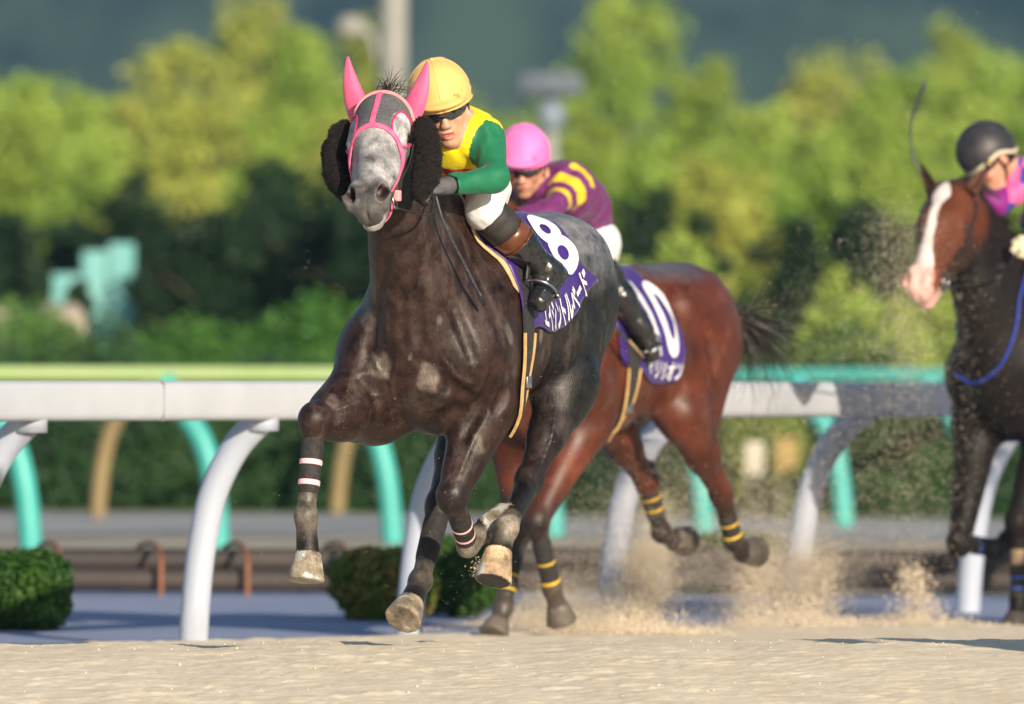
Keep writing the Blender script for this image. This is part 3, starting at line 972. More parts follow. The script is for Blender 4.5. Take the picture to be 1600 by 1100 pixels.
def cloth_part(name, dr, poly, off, thick, mat_, parent, step=.022):
    V2, F = fill2d(poly, step)
    P, N = dr.map(V2); off = off + cloth_wave(V2) * (off < .02) 
    top = P + N * off; bot = P + N * (off - thick); n = len(P)
    V = np.concatenate([top, bot])
    # orient outward
    e = np.cross(top[F[0][1]] - top[F[0][0]], top[F[0][2]] - top[F[0][0]])
    if e @ N[F[0][0]] < 0: F = [f[::-1] for f in F]
    edges = {}
    for f in F:
        for i in range(len(f)):
            a, b = f[i], f[(i + 1) % len(f)]
            edges[(a, b)] = edges.get((a, b), 0) + 1
    G = list(F) + [[i + n for i in f[::-1]] for f in F]
    for (a, b) in edges:
        if (b, a) not in edges: G.append([b, a, a + n, b + n])
    return mesh_np(name, V, G, mat_, parent)

def print_part(name, dr, txt, p0, xdir, w, h, off, mat_, parent, bold=.02, side=1):
    V2, F = text2d(txt, w, h, bold)
    x = np.array(xdir, float); x /= np.linalg.norm(x); y = np.array([x[1], -x[0]])
    Q = np.array(p0)[None] + V2[:, :1] * x + V2[:, 1:] * y
    P, N = dr.map(Q); off = off + cloth_wave(Q)
    F = [list(f) for f in F]
    e = np.cross(P[F[0][1]] - P[F[0][0]], P[F[0][2]] - P[F[0][0]])
    if e @ N[F[0][0]] < 0: F = [f[::-1] for f in F]
    return mesh_np(name, P + N * off, F, mat_, parent, smooth=True)

def surf_pts(dr, Q, off=0.0):
    P, N = dr.map(Q); return P + N * off

def mirror(poly): return [(u, -a) for u, a in poly[::-1]]

def saddle_set(F, body, dr, outline, number, num_at, name, name_at, flap, girth_u, m_cloth, girth_mat=None, pad_front=.012):
    right = [(u, -a) for u, a in outline][::-1]
    cl = cloth_part("saddle_cloth", dr, list(outline) + right[0:], .014, .005, m_cloth, body)
    print_part("number_print", dr, number, num_at[0], num_at[1], num_at[2], num_at[3], .0205, M_white, cl, .03)
    print_part("name_print", dr, name, name_at[0], name_at[1], name_at[2], name_at[3], .0205, M_white, cl, .028)
    # felt pad showing ahead of the cloth
    k = len(outline)
    fr = [(u - pad_front - .012, a) for u, a in outline[:5]]
    fb = [(u + .05, a - .0) for u, a in outline[:5]][::-1]
    pad = fr + [(outline[4][0] + .01, outline[4][1] + .02)] + fb
    cloth_part("felt_pad", dr, pad, .009, .006, M_cream, body)
    cloth_part("felt_pad", dr, mirror(pad), .009, .006, M_cream, body)
    # saddle: seat and two flaps
    fl = cloth_part("saddle_flap", dr, flap, .034, .010, M_rubber, body, .025)
    cloth_part("saddle_flap", dr, mirror(flap), .034, .010, M_rubber, body, .025)
    e = surf_pts(dr, [tuple(p) for p in catmull([(u, a) for u, a in flap[:5]], 5)], .036)
    MB().tube(e, .0045, 6).build("flap_edge", M_cream if girth_mat is None else girth_mat, fl)
    G = Field(); u0 = flap[0][0]; u1 = flap[-1][0]
    top = surf_pts(dr, [(u0 + .0, 0), (u0 + .10, 0), (u1 - .03, 0), (u1 + .07, 0)], .03)
    G.cone(top[0], top[1], .045, .04, .03, [0, 1, 0], 1.7); G.cone(top[1], top[2], .04, .045, .03, [0, 1, 0], 1.9); G.cone(top[2], top[3] + [0, 0, .015], .045, .035, .03, [0, 1, 0], 2.2)
    P, f = G.surf(.008); mesh_np("saddle_seat", P, f, M_rubber, body)
    # girth
    for s in (1, -1):
        us = girth_u
        pts = [(us[0], .30 * s), (us[1], .62 * s), (us[2], .92 * s), (us[3], 1.18 * s)]
        C = surf_pts(dr, catmull(pts, 4), 0)
        gi = ribbon("girth", F, C, .085, .020 if False else .016, M_blackmatte, body, thick=.004, n=2)
        C2 = surf_pts(dr, catmull([(u + .047, a) for u, a in pts[1:]], 4), 0)
        ribbon("girth_piping", F, C2, .016, .020, M_tan2, gi, thick=.004, n=2)
        C2 = surf_pts(dr, catmull([(u - .047, a) for u, a in pts[1:]], 4), 0)
        ribbon("girth_piping", F, C2, .010, .020, M_tan2, gi, thick=.004, n=2)
        b = surf_pts(dr, [(us[2] - .0 + .035, .80 * s)], .024)[0]
        MB().box(b, (.022, .006, .022), bev=.003).build("buckle", M_steel, gi)

def bandage(F, body, a, b, f0, f1, taps, m_wrap, m_tape, off=.004, tw=.042, nu=8):
    a = np.array(a, float); b = np.array(b, float)
    w = sleeve("leg_wrap", F, a + (b - a) * f0, a + (b - a) * f1, off, m_wrap, body, nu, 24, maxr=.12)
    L = np.linalg.norm(b - a)
    for t in taps:
        sleeve("tape", F, a + (b - a) * (t - tw / 2 / L), a + (b - a) * (t + tw / 2 / L), off + .0012, m_tape, w, 4, 24, maxr=.12)
    return w

M_tan2 = mat("girth_edging", (.55, .36, .14), .7, (.42, .26, .10), 30, .0006, 200)
M_wrap = mat("elastic_wrap", (.014, .012, .012), .8, (.03, .027, .025), 50, .0012, 180)
M_tapepink = mat("pink_tape", (.85, .55, .58), .6, (.80, .45, .50), 30, .0004, 200)
M_tapeyellow = mat("yellow_tape", (.70, .45, .02), .6, (.6, .36, .02), 30, .0004, 200)
M_tapeblue = mat("blue_tape", (.03, .10, .50), .6, (.04, .14, .60), 30, .0004, 200)

def grey_gear():
    F, o = F1, G1
    dr = Drape(F, (.75, 0, 1.2), (-.75, 0, 1.25), nu=34)
    outline = [(.305, 0), (.325, .16), (.345, .27), (.378, .345), (.392, .45), (.414, .55), (.424, .618), (.475, .606), (.70, .550), (.90, .487), (1.118, .414), (1.04, .366), (.995, .325), (.990, .262), (1.015, .205), (1.03, .14), (1.0, .0)]
    flap = [(.37, .04), (.375, .18), (.40, .30), (.455, .365), (.53, .36), (.60, .27), (.63, .14), (.64, .04)]
    saddle_set(F, o, dr, outline, "8", ((.870, .345), (1, .03), .125, .285), "エイシントルベード", ((.585, .578), (.47, -.135), .47, .108), flap, (.46, .445, .37, .40), M_purple)
    J = HJ1
    bandage(F, o, J['a'][0], J['a'][1], .20, .78, (.45, .66), M_wrap, M_tapepink, nu=12)
    bandage(F, o, J['b'][0], J['b'][1], .40, .90, (.60, .80), M_wrap, M_tapepink, tw=.026)
    bandage(F, o, J['c'][0], J['c'][1], .16, .78, (), M_wrap, M_tapepink)
    # bit and bridle
    H = H1
    for s in (-1, 1):
        c = H.p(.470, -.083, .066 * s)
        ring = [c + H.h * .034 * math.cos(a) + H.n * .030 * math.sin(a) + H.s * s * .006 for a in np.linspace(0, 2 * math.pi, 20)]
        rg = MB().tube(ring, .0042, 8).build("bit_ring", M_steel, o)
        MB().tube([c + H.s * s * .008, H.p(.50, -.085, .03 * s)], .006, 8).build("bit_mouthpiece", M_steel, rg)
        ribbon("cheek_strap", F, [H.p(.12, -.09, .10 * s), H.p(.28, -.10, .09 * s), H.p(.40, -.09, .07 * s), H.p(.45, -.085, .065 * s)], .016, .008, M_black, o)
    ribbon("chin_strap", F, [H.p(.47, -.09, -.06), H.p(.49, -.15, -.04), H.p(.50, -.17, .0), H.p(.49, -.15, .04), H.p(.47, -.09, .06)], .016, .006, M_pink, o)
    c = H.p(.452, -.080, .078)
    MB().box(c, (.014, .012, .020), bev=.004).build("bit_guard", M_pale_pink, o)
    # mane, forelock and tail
    rs = np.random.RandomState(2)
    mane_hair(F, H, o, 240, 3, -1)
    t = rs.rand(60)
    R = F.snap(np.array([H.p(-.015 + .02 * a, .04, .02 * rs.normal()) for a in t]), -.002, 2)
    hair_strands("forelock", R, [np.array([-.45, .35, 1.0]) + rs.normal(size=3) * .28 for _ in t], rs.uniform(.05, .12, 60), .0045, M_hairdark, o, droop=.12, wav=.10, seed=4)
    tail_hair(F, o, np.array([-.77, 0, 1.40]), 260, .42, 6, drift=(-.8, -.45, -.35), spread=.14)

def mane_hair(F, H, o, n, seed, side, L=(.06, .14), w=.006, up=.5):
    rs = np.random.RandomState(seed); t = rs.rand(n)[:, None]
    P = H.p(-.03, .0, 0)[None] * (1 - t) + np.array([.42, 0, 1.62]) * t + np.array([.02, 0, -.02]) * np.sin(math.pi * t)
    P = F.snap(P, -.003, 4) + rs.normal(size=(n, 3)) * [.01, .006, .002]
    D = np.stack([-.45 + rs.normal(size=n) * .2, side * .4 + rs.normal(size=n) * .45, up + .3 * rs.rand(n)], -1)
    hair_strands("mane", P, D, rs.uniform(*L, n), w, M_hairdark, o, droop=.28, wav=.08, seed=seed)

def tail_hair(F, o, root, n, L0, seed, drift=(-1, 0, -.1), width=.005, spread=.25):
    rs = np.random.RandomState(seed); R = []; D = []; L = []
    for i in range(n):
        t = rs.rand() ** 1.3
        R.append(root + unit(drift) * t * .22 + np.array([0, 0, -.03 * t]) + rs.normal(size=3) * .016)
        D.append(np.array(drift) + rs.normal(size=3) * spread * (.4 + t)); L.append(L0 * rs.uniform(.55, 1.15))
    hair_strands("tail", R, D, L, width, M_hairdark, o, droop=.13, wav=.10, seed=seed, seg=8)
grey_gear()
# ------------------------------------------------------------------ riders
M_skin = None
def skin_mat():
    m = coat_mat("skin", .42, .22, .0, hair=.0004, spec=.4, bscale=40, fine=.1)
    b = m.node_tree.nodes["Principled BSDF"]; b.inputs["Subsurface Weight"].default_value = .08; b.inputs["Subsurface Scale"].default_value = .01
    b.inputs["Subsurface Radius"].default_value = (1, .35, .2)
    return m
M_skin = skin_mat()
def silk_mat(name, rough=.5):
    m = coat_mat(name, rough, .06, .12, hair=.0008, spec=.4, bscale=30, fine=.1)
    return m
M_silk = silk_mat("racing_silk", .6)
M_breeches = mat("white_breeches", (.78, .77, .78), .6, (.70, .69, .71), 12, .0010, 40, sheen=.1)
M_boot = mat("black_boot", (.008, .008, .010), .22, (.02, .02, .022), 30, .0014, 24, spec=.6, coat=.3)
M_bootdull = mat("boot_sole", (.015, .015, .016), .55, (.07, .065, .06), 90, .001, 200, contrast=(.55, .75))
M_bootbrown = mat("brown_boot_top", (.10, .028, .012), .3, (.14, .045, .02), 20, .0005, 100, coat=.2)
M_visor = mat("goggle_lens", (.012, .014, .018), .08, spec=.9, coat=1.0)
M_strap = mat("chin_strap_web", (.015, .014, .015), .7)
M_glove = mat("grey_glove", (.10, .10, .11), .7, (.07, .07, .08), 40, .001, 200)
M_glovecream = mat("cream_glove", (.72, .66, .48), .7, (.62, .56, .40), 30, .001, 150)

class Face:
    def __init__(s, o, up, fwd, k=1.0):
        s.o = np.array(o, float); s.u = unit(up); f = np.array(fwd, float); s.f = unit(f - s.u * (f @ s.u)); s.l = np.cross(s.u, s.f); s.k = k
    def p(s, f, l, u): return s.o + s.k * (s.f * f + s.l * l + s.u * u)
    def inv(s, P):
        q = (np.asarray(P, float) - s.o) / s.k; return np.stack([q @ s.f, q @ s.l, q @ s.u], -1)

def person_head(F, T, mouth_open=.0):
    k = T.k; A = [T.f, T.l, T.u]
    F.ell(T.p(-.005, 0, .03), (.095 * k, .076 * k, .105 * k), .02, A)
    F.ell(T.p(.036, 0, -.035), (.060 * k, .053 * k, .078 * k), .03, A)
    for s in (-1, 1):
        F.cone(T.p(-.015, .044 * s, -.050), T.p(.060, .012 * s, -.106), .020 * k, .016 * k, .03)
        F.ell(T.p(.062, .038 * s, -.032), (.022 * k, .022 * k, .020 * k), .02, A)
        F.ell(T.p(.090, .031 * s, -.002), (.014 * k, .018 * k, .012 * k), .014, A, 's')
        F.cone(T.p(.082, .012 * s, .018), T.p(.070, .050 * s, .016), .010 * k, .010 * k, .015)
        F.ell(T.p(.104, .011 * s, -.042), (.009 * k, .007 * k, .008 * k), .006, A)
        F.ell(T.p(-.012, .078 * s, -.012), (.018 * k, .008 * k, .032 * k), .010, A)
    F.ell(T.p(.074, 0, -.106), (.020 * k, .022 * k, .018 * k), .02, A)
    F.cone(T.p(.088, 0, .004), T.p(.108, 0, -.040), .010 * k, .0125 * k, .014)
    F.ell(T.p(.082, 0, -.070), (.020 * k, .030 * k, .022 * k), .02, A)
    F.ell(T.p(.099, 0, -.0665), (.009 * k, .022 * k, .0062 * k), .005, A)
    F.ell(T.p(.095, 0, -.0805 - mouth_open), (.010 * k, .018 * k, .0072 * k), .005, A)
    F.ell(T.p(.108, 0, -.0735 - mouth_open * .5), (.012 * k, .018 * k, .0016 * k + mouth_open * .4), .004, A, 's')

def hand_fist(F, w, d, palm, k=1.0):
    """closed hand: w wrist, d forearm direction, palm normal; four curled fingers and a thumb"""
    d = unit(d); n = unit(np.array(palm) - d * (np.array(palm) @ d)); s = np.cross(d, n)
    c = w + d * .05 * k
    F.ell(c, (.046 * k, .040 * k, .018 * k), .012, [d, s, n])
    for i, (o, L) in enumerate(((-.030, .036), (-.010, .041), (.010, .039), (.029, .032))):
        a = c + d * .036 * k + s * o * k
        b = a + (d * .6 + n * .8) * L * k * .9
        e = b + (-d * .75 + n * .55) * L * k * .75
        g = e + (-d * .8 - n * .5) * L * k * .5
        F.chain([a, b, e, g], [.0095 * k, .009 * k, .0085 * k, .0075 * k], .004)
    a = c - d * .01 * k - s * .036 * k
    F.chain([a, a + (d * .6 + n * .7 - s * .35) * .034 * k, a + (d * 1.0 + n * 1.3 + s * .45) * .040 * k], [.012 * k, .0105 * k, .009 * k], .008)

def helmet_set(body, T, cover, dark_lens, strap_col, brim=True, tilt=0.0, band=None, ribs=True, size=1.0, goggles_up=False):
    k = T.k * size
    u2 = unit(T.u * math.cos(tilt) - T.f * math.sin(tilt)); f2 = unit(T.f * math.cos(tilt) + T.u * math.sin(tilt))
    T2 = Face(T.o, u2, f2, k)
    G = Field(); A = [T2.f, T2.l, T2.u]
    G.ell(T2.p(-.008, 0, .045), (.128 * k, .108 * k, .122 * k), .02, A)
    if brim:
        G.ell(T2.p(.080, 0, .040), (.070 * k, .082 * k, .020 * k), .02, A)
    P, f = G.surf(.0045)
    P, f = prune(P, f, lambda C: (T2.inv(C)[:, 2] > .018 + .10 * np.clip(-T2.inv(C)[:, 0] - .02, 0, 1) * 0 + (-.05) * np.clip((-T2.inv(C)[:, 0]) / .1, 0, 1)))
    h = mesh_np("helmet", P, f, cover, body)
    Pi = T2.p(-.008, 0, .045) + (P - T2.p(-.008, 0, .045)) * .955
    mesh_np("helmet_lining", Pi, f[:, ::-1], M_black, h)
    # rim
    rim = []
    for a in np.linspace(0, 2 * math.pi, 48, endpoint=True):
        d = T2.f * math.cos(a) + T2.l * math.sin(a)
        uu = .018 - .05 * np.clip((-math.cos(a)) / .1 * .13, 0, 1)
        rr = np.linspace(.02, .24, 60) ; q = T2.p(0, 0, uu) + rr[:, None] * d
        j = max(1, int(np.argmax(G.eval(q) > 0))); rim.append(q[j])
    MB().tube(rim, (.0032 if band is None else .0085) * k, 8).build("helmet_rim", band or cover, h)
    if ribs:
        for an in np.linspace(0, math.pi, 4, endpoint=False):
            pts = [T2.p(-.008 + .128 * math.cos(t) * math.cos(an), .108 * math.cos(t) * math.sin(an), .045 + .122 * math.sin(t)) for t in np.linspace(rad(8), rad(172), 26)]
            pts = G.snap(np.array(pts), .0002, 3)
            MB().tube(pts, .0016 * k, 5).build("helmet_seam", cover, h)
        top = G.snap(T2.p(-.008, 0, .17)[None], 0)[0]; MB().ball(top, (.010 * k, .010 * k, .006 * k), 12).build("helmet_button", cover, h)
        # draw string round the front of the cover
        pts = G.snap(np.array([T2.p(.13 * math.cos(a), .12 * math.sin(a), .043) for a in np.linspace(-1.9, 1.9, 40)]), .0006, 4)
        MB().tube(pts, .0017 * k, 5).build("cover_drawstring", cover, h)
        b = G.snap(T2.p(.10, .05, .050)[None], .003)[0]
        loop = [b + T2.l * .012 * math.sin(t) * (1 + .4 * math.cos(t)) + T2.u * .010 * math.sin(2 * t) + T2.f * .003 for t in np.linspace(0, 2 * math.pi, 16)]
        MB().tube(loop, .0015 * k, 5).build("cover_bow", cover, h)
    # goggles
    V = []; F_ = []; na, nu = 28, 6
    zc = .002 if not goggles_up else .05
    for side in (0, 1):
        for i in range(nu + 1):
            for j in range(na + 1):
                a = rad(-82) + rad(164) * j / na; t = i / nu
                notch = .010 * math.exp(-(a / .16) ** 2) * (1 - t)
                rr = (.100 + .012 * math.cos(a)) - side * .003 - .004 * (2 * t - 1) ** 2
                hh = .025 * (1 - .35 * (abs(a) / 1.43) ** 3)
                V.append(T.p(rr * math.cos(a) + .004, rr * .83 * math.sin(a), zc - hh + 2 * hh * t + notch))
    m = (nu + 1) * (na + 1)
    for side in (0, 1):
        for i in range(nu):
            for j in range(na):
                q = [i * (na + 1) + j, i * (na + 1) + j + 1, (i + 1) * (na + 1) + j + 1, (i + 1) * (na + 1) + j]
                F_.append([x + side * m for x in (q if side == 0 else q[::-1])])
    g = mesh_np("goggles", np.array(V), F_, M_visor, body)
    for s in (-1, 1):
        MB().tube([T.p(.02, .085 * s, .004), T.p(-.04, .092 * s, .012), T.p(-.10, .05 * s, .03)], .006, 6).build("goggle_strap", M_strap, g)
        st = catmull([T.p(.01, .084 * s, .03), T.p(.002, .081 * s, -.03), T.p(.012, .066 * s, -.075), T.p(.040, .030 * s, -.118), T.p(.05, 0, -.128)], 5)
        MB().tube(st, [.009] * 6 + [.010] * 5 + [.007] * 10, 8, flat=.5).build("chin_strap", M_strap, h)
    return h

def rider(name, fr, T, J, jersey_col, cover, label, group, glove, pants=M_breeches, boot_top=M_black, boot_band=None, helm=None, mouth=.0, skin=(.50, .27, .18), hk=1.0, wrinkle=1.0):
    J = {a: np.array(b, float) for a, b in J.items()}
    B = Field()
    person_head(B, T, mouth)
    def limbs(F, inf=0.0, kk=.03, hands=True, arms=True, torso=True, legs=True, cut=0.0):
        if torso:
            F.cone(J['pelvis'], J['waist'], .112 + inf, .106 + inf, .06, J['side'], 1.2)
            F.cone(J['waist'], J['chest'], .106 + inf, .118 + inf, .06, J['side'], 1.25)
            F.cone(J['shR'] * .8 + J['shL'] * .2, J['shL'] * .8 + J['shR'] * .2, .078 + inf, .078 + inf, .09)
        if arms:
            for s in 'LR':
                F.cone(J['sh' + s], J['el' + s], .050 + inf, .042 + inf, .05)
                F.cone(J['el' + s], J['wr' + s] , .042 + inf, .030 + inf * 1.2, .03)
        if legs:
            for s in 'LR':
                F.cone(J['hip' + s], J['kn' + s], .088 + inf, .060 + inf, .05)
                F.cone(J['kn' + s], J['kn' + s] * .6 + J['an' + s] * .4, .058 + inf, .056 + inf, .03)
                F.cone(J['kn' + s] * .6 + J['an' + s] * .4, J['an' + s], .056 + inf, .038 + inf, .03)
                F.cone(J['an' + s], J['to' + s], .036 + inf, .026 + inf, .03)
    limbs(B, -.010)
    nb = (J['shL'] + J['shR']) / 2
    B.cone(nb, T.p(-.035, 0, -.06), .058, .052, .04)
    for s in 'LR':
        hand_fist(B, J['wr' + s], J['wr' + s] - J['el' + s], J.get('palm' + s, np.array([0, 0, -1.])), hk)
    lo, hi = B.bounds()
    hc = T.p(.02, 0, -.01); hl = hc - .17 * T.k; hh = hc + .17 * T.k
    P1, F1_ = B.surf(.010, lo, hi); P2, F2_ = B.surf(.0035, hl, hh)
    inb = lambda C, m: ((C > hl + m) & (C < hh - m)).all(1) & (T.inv(C)[:, 2] > -.135 + m * 0)
    P1, F1_ = prune(P1, F1_, lambda C: ~inb(C, .012)); P2, F2_ = prune(P2, F2_, lambda C: inb(C, .004))
    V, Fc = merge_surf([(P1, F1_), (P2, F2_)])
    c = np.tile(np.array(skin), (len(V), 1)); q = T.inv(V)
    onh = (np.abs(q) < .16).all(1)
    lips = np.clip((.0085 - np.abs(q[:, 2] + .0735 + mouth * .5)) / .004 + mouth * 60, 0, 1) * np.clip((.024 - np.abs(q[:, 1])) / .005, 0, 1) * (q[:, 0] > .078) * (np.abs(q[:, 2] + .0735) < .018)
    c = c * (1 - lips[:, None]) + lips[:, None] * np.array([.50, .12, .10])
    ck = np.exp(-((np.abs(q[:, 1]) - .04) ** 2 + (q[:, 2] + .035) ** 2) / .0004) * (q[:, 0] > .03)
    c = c * (1 - .35 * ck[:, None]) + .35 * ck[:, None] * np.array([.60, .22, .16])
    hairm = onh & (q[:, 0] < -.015 - .2 * (q[:, 2])) & (q[:, 2] > -.055) & (np.abs(q[:, 1]) < .082) & ~((np.abs(q[:, 1]) > .068) & (q[:, 0] > -.035))
    c[hairm] = (.015, .011, .010)
    gl = np.zeros(len(V), bool)
    for s in 'LR': gl |= np.linalg.norm(V - J['wr' + s], axis=1) < .16 * hk
    gl &= ~onh
    body = mesh_np(name, V, Fc, M_skin, None, True, np.clip(c, 0, .9))
    fr.place(body)
    tag(body, label, "person", group)
    # gloves
    for s in 'LR':
        G = Field(); hand_fist(G, J['wr' + s], J['wr' + s] - J['el' + s], J.get('palm' + s, np.array([0, 0, -1.])), hk * 1.06)
        d = unit(J['wr' + s] - J['el' + s]); G.cone(J['wr' + s] - d * .02, J['wr' + s] + d * .02, .034 * hk, .032 * hk, .01)
        P, f = G.surf(.0045); mesh_np("glove", P, f, glove, body)
    # jersey
    rs = wrinkle
    def folds(P): return .0050 * rs * vnoise(P * np.array([1, 1.6, .8]), 21, 26) + .0040 * rs * vnoise(P * np.array([1.6, .7, 1.1]), 22, 58) * np.clip(vnoise(P, 4, 12) + .4, 0, 1)
    G = Field(); limbs(G, .010, legs=False)
    G.cone(nb, T.p(-.030, 0, -.085), .076, .066, .04)
    for s in 'LR':
        G.cone(J['wr' + s], J['wr' + s] + unit(J['wr' + s] - J['el' + s]) * .03, .05, .05, .01, op='s')
    P, f = G.surf(.0052, disp=folds)
    ax = unit(J['chest'] - J['pelvis'])
    P, f = prune(P, f, lambda C: ((C - J['pelvis']) @ ax > .03) | (np.min([np.linalg.norm(C - J['el' + s], axis=1) for s in 'LR'], 0) < .20))
    P, f = prune(P, f, lambda C: np.linalg.norm(C - T.p(0, 0, .0), axis=1) > .106 * T.k)
    mesh_np("jersey", P, f, M_silk, body, True, jersey_col(P, J, T))
    # breeches
    G = Field()
    G.cone(J['pelvis'], J['waist'], .115, .098, .06, J['side'], 1.2)
    for s in 'LR':
        G.cone(J['hip' + s], J['kn' + s], .096, .070, .05)
        G.cone(J['kn' + s], J['kn' + s] * .8 + J['an' + s] * .2, .068, .062, .03)
    P, f = G.surf(.0075, disp=lambda P: .004 * vnoise(P, 31, 36) + .0025 * vnoise(P, 32, 80))
    br = mesh_np("breeches", P, f, pants, body)
    J['_breeches'] = None
    # boots
    for s in 'LR':
        kn, an, to = J['kn' + s], J['an' + s], J['to' + s]
        d = unit(an - kn); ft = unit(to - an)
        G = Field()
        G.cone(kn + d * .10, kn + d * .20, .064, .063, .02); G.cone(kn + d * .20, an, .063, .046, .03)
        heel = an + d * .045 - ft * .02
        G.cone(an, heel, .042, .036, .03); G.cone(an, to, .044, .034, .03); G.cone(heel, to + d * .012, .030, .028, .03)
        P, f = G.surf(.0055, disp=lambda P: .0035 * vnoise(P, 41, 45) * np.exp(-(np.linalg.norm(P - an, axis=1) / .12) ** 2) + .0012 * vnoise(P, 42, 120))
        P, f = prune(P, f, lambda C: (C - kn) @ d > .075)
        bt = mesh_np("boot", P, f, M_boot, body)
        cf = [kn + d * x for x in (.030, .034, .06, .09, .120, .126)]
        MB().tube(cf, [.066, .0745, .0745, .074, .073, .068], 32).build("boot_cuff", boot_top, bt)
        if boot_band:
            cf = [kn + d * x for x in (.122, .127, .15, .18, .185)]
            MB().tube(cf, [.066, .0735, .0730, .0725, .062], 32).build("boot_band", boot_band, bt)
            for q_ in (.127, .183):
                uu = unit(np.cross(d, [0, 0, 1.])); w = np.cross(d, uu)
                MB().tube([kn + d * q_ + (uu * math.cos(a) + w * math.sin(a)) * .0735 for a in np.linspace(0, 2 * math.pi, 24)], .003, 6).build("boot_trim", boot_band, bt)
        # sole
        sn = unit(d - ft * (d @ ft)); sd = np.cross(ft, sn)
        sole = [];
        G3 = Field(); G3.cone(heel + sn * .022, to + sn * .026, .036, .036, .01, sn, .30)
        P, f = G3.surf(.005); mesh_np("boot_sole", P, f, M_bootdull, bt)
    helmet_set(body, T, **helm)
    return body

def stirrup(fr, J, s, parent, drf, top):
    an, to, kn = J['an' + s], J['to' + s], J['kn' + s]
    ft = unit(to - an); d = unit(an - kn); sn = unit(d - ft * (d @ ft)); sd = np.cross(ft, sn)
    c = an * .35 + to * .65
    pts = []
    for a in np.linspace(rad(-60), rad(240), 26):
        pts.append(c - sn * .055 * math.sin(a) * 1.15 + sd * .062 * math.cos(a) - sn * .01)
    b0 = c + sn * .062
    mb = MB().tube(pts, .0055, 8); mb.tube([pts[0], b0 + sd * .035, b0 - sd * .035, pts[-1]], .007, 8)
    o = mb.build("stirrup_iron", M_steel, parent)
    tp = c - sn * .075
    q = catmull([tp, (tp + top) / 2 + sd * .01 * (1 if s == 'L' else -1), top], 6)
    MB().tube(q, .010, 8, flat=.28, up=sd).build("stirrup_leather", M_black, parent)
    return o
# ------------------------------------------------------------------ rider of the grey
def mid(a, b, t=.5): return np.array(a) * (1 - t) + np.array(b) * t

M_cover_y = mat("yellow_cover", (.84, .50, .16), .6, (.78, .45, .14), 10, .0012, 60, sheen=.1)
def jersey1(P, J, T):
    c = np.tile(np.array([.82, .66, .010]), (len(P), 1))
    n = vnoise(P, 2, 40) * .004
    for s in 'LR':
        sh, el, wr = J['sh' + s], J['el' + s], J['wr' + s]
        a = unit(el - sh); h = (P - sh) @ a; r = np.linalg.norm((P - sh) - h[:, None] * a, axis=1)
        b = unit(wr - el); h2 = (P - el) @ b; r2 = np.linalg.norm((P - el) - h2[:, None] * b, axis=1)
        g = ((h + n > -.015) & (r < .082) & (h < .4)) | ((h2 > -.06) & (r2 < .09) & (h2 < .5))
        c[g] = (.008, .15, .07)
    # red sash across the lower chest
    ax = unit(J['chest'] - J['pelvis']); h = (P - J['chest']) @ ax
    green = c[:, 0] < .1
    m = (h < .035) & (h > -.035) & (((P - J['chest']) @ np.array([0, 0, 1.])) < .03) & ~green
    c[m] = (.62, .02, .02)
    return c

def build_rider1():
    fr = FR1; pt, pl = fr.pt, fr.pl
    up = fr.dirl([-.215, -.28, .93]); fw = fr.dirl([.06, -.95, -.30])
    T = Face(pt(691, 166, .60), up, fw, 1.10)
    J = dict(
        pelvis=(.17, -.055, 1.71), waist=(.30, -.01, 1.80), chest=(.46, .055, 1.86),
        shL=pt(763, 216, .50), shR=(.52, -.09, 1.88),
        elL=pt(774, 279, .62), wrL=pt(694, 291, .84), elR=(.62, -.24, 1.68), wrR=(.86, -.04, 1.72),
        hipL=(.16, .045, 1.68), hipR=(.16, -.14, 1.68),
        knL=pt(757, 328, .455), anL=pl(856, 424, .345), toL=pt(842, 470, .31),
        knR=(.44, -.20, 1.60), anR=(.14, -.315, 1.36), toR=(.27, -.31, 1.27), side=(0, 1, 0))
    J = {a: np.array(b, float) for a, b in J.items()}
    J['palmL'] = np.array([.2, -.5, -.8]); J['palmR'] = np.array([.2, .5, -.8])
    b = rider("person", fr, T, J, jersey1, M_cover_y, "jockey in yellow and green silks and yellow helmet crouched on the leading grey horse", "jockeys riding in the race",
              M_glove, boot_top=M_black2, boot_band=M_bootbrown, helm=dict(cover=M_cover_y, dark_lens=True, strap_col=None, tilt=-.05), mouth=.006, skin=(.55, .30, .20))
    stirrup(fr, J, 'L', G1, None, np.array([.30, .285, 1.44])); stirrup(fr, J, 'R', G1, None, np.array([.30, -.285, 1.44]))
    # print down the side of the breeches
    # reins
    for s, w in ((1, J['wrL']), (-1, J['wrR'])):
        a = H1.p(.475, -.115, .070 * s)
        e = w + unit(w - J['elL' if s > 0 else 'elR']) * .05
        MB().tube(catmull([a, mid(a, e, .5) + np.array([-.02, .05 * s, -.06]), e], 8), .007, 8, flat=.4).build("rein", M_black, G1)
    # whip hanging from the left hand
    h0 = J['wrL'] + unit(J['wrL'] - J['elL']) * .05
    p1 = pt(694, 350, .86); end = F1_hit(757, 476, .10)
    W = MB().tube(catmull([h0 + (h0 - p1) * .35, h0, p1, mid(p1, end, .5), end], 8), [.008] * 8 + [.0065] * 8 + [.006] * 8 + [.0075] * 8 + [.0075], 8)
    wo = W.build("whip", M_whip, None); fr.place(wo)
    tag(wo, "black riding whip hanging over the grey horse's shoulder from its jockey's hand", "whip", None)
    fl = MB().tube([end - (end - p1) * .18, end], .0105, 8, flat=.6).build("whip_flap", M_black, wo)
    return J, T, b
M_black2 = mat("black_leather_cuff", (.020, .017, .016), .7, (.035, .03, .028), 30, .0008, 120)
M_whip = mat("braided_leather", (.02, .022, .03), .35, (.06, .062, .075), 120, .0014, 260)
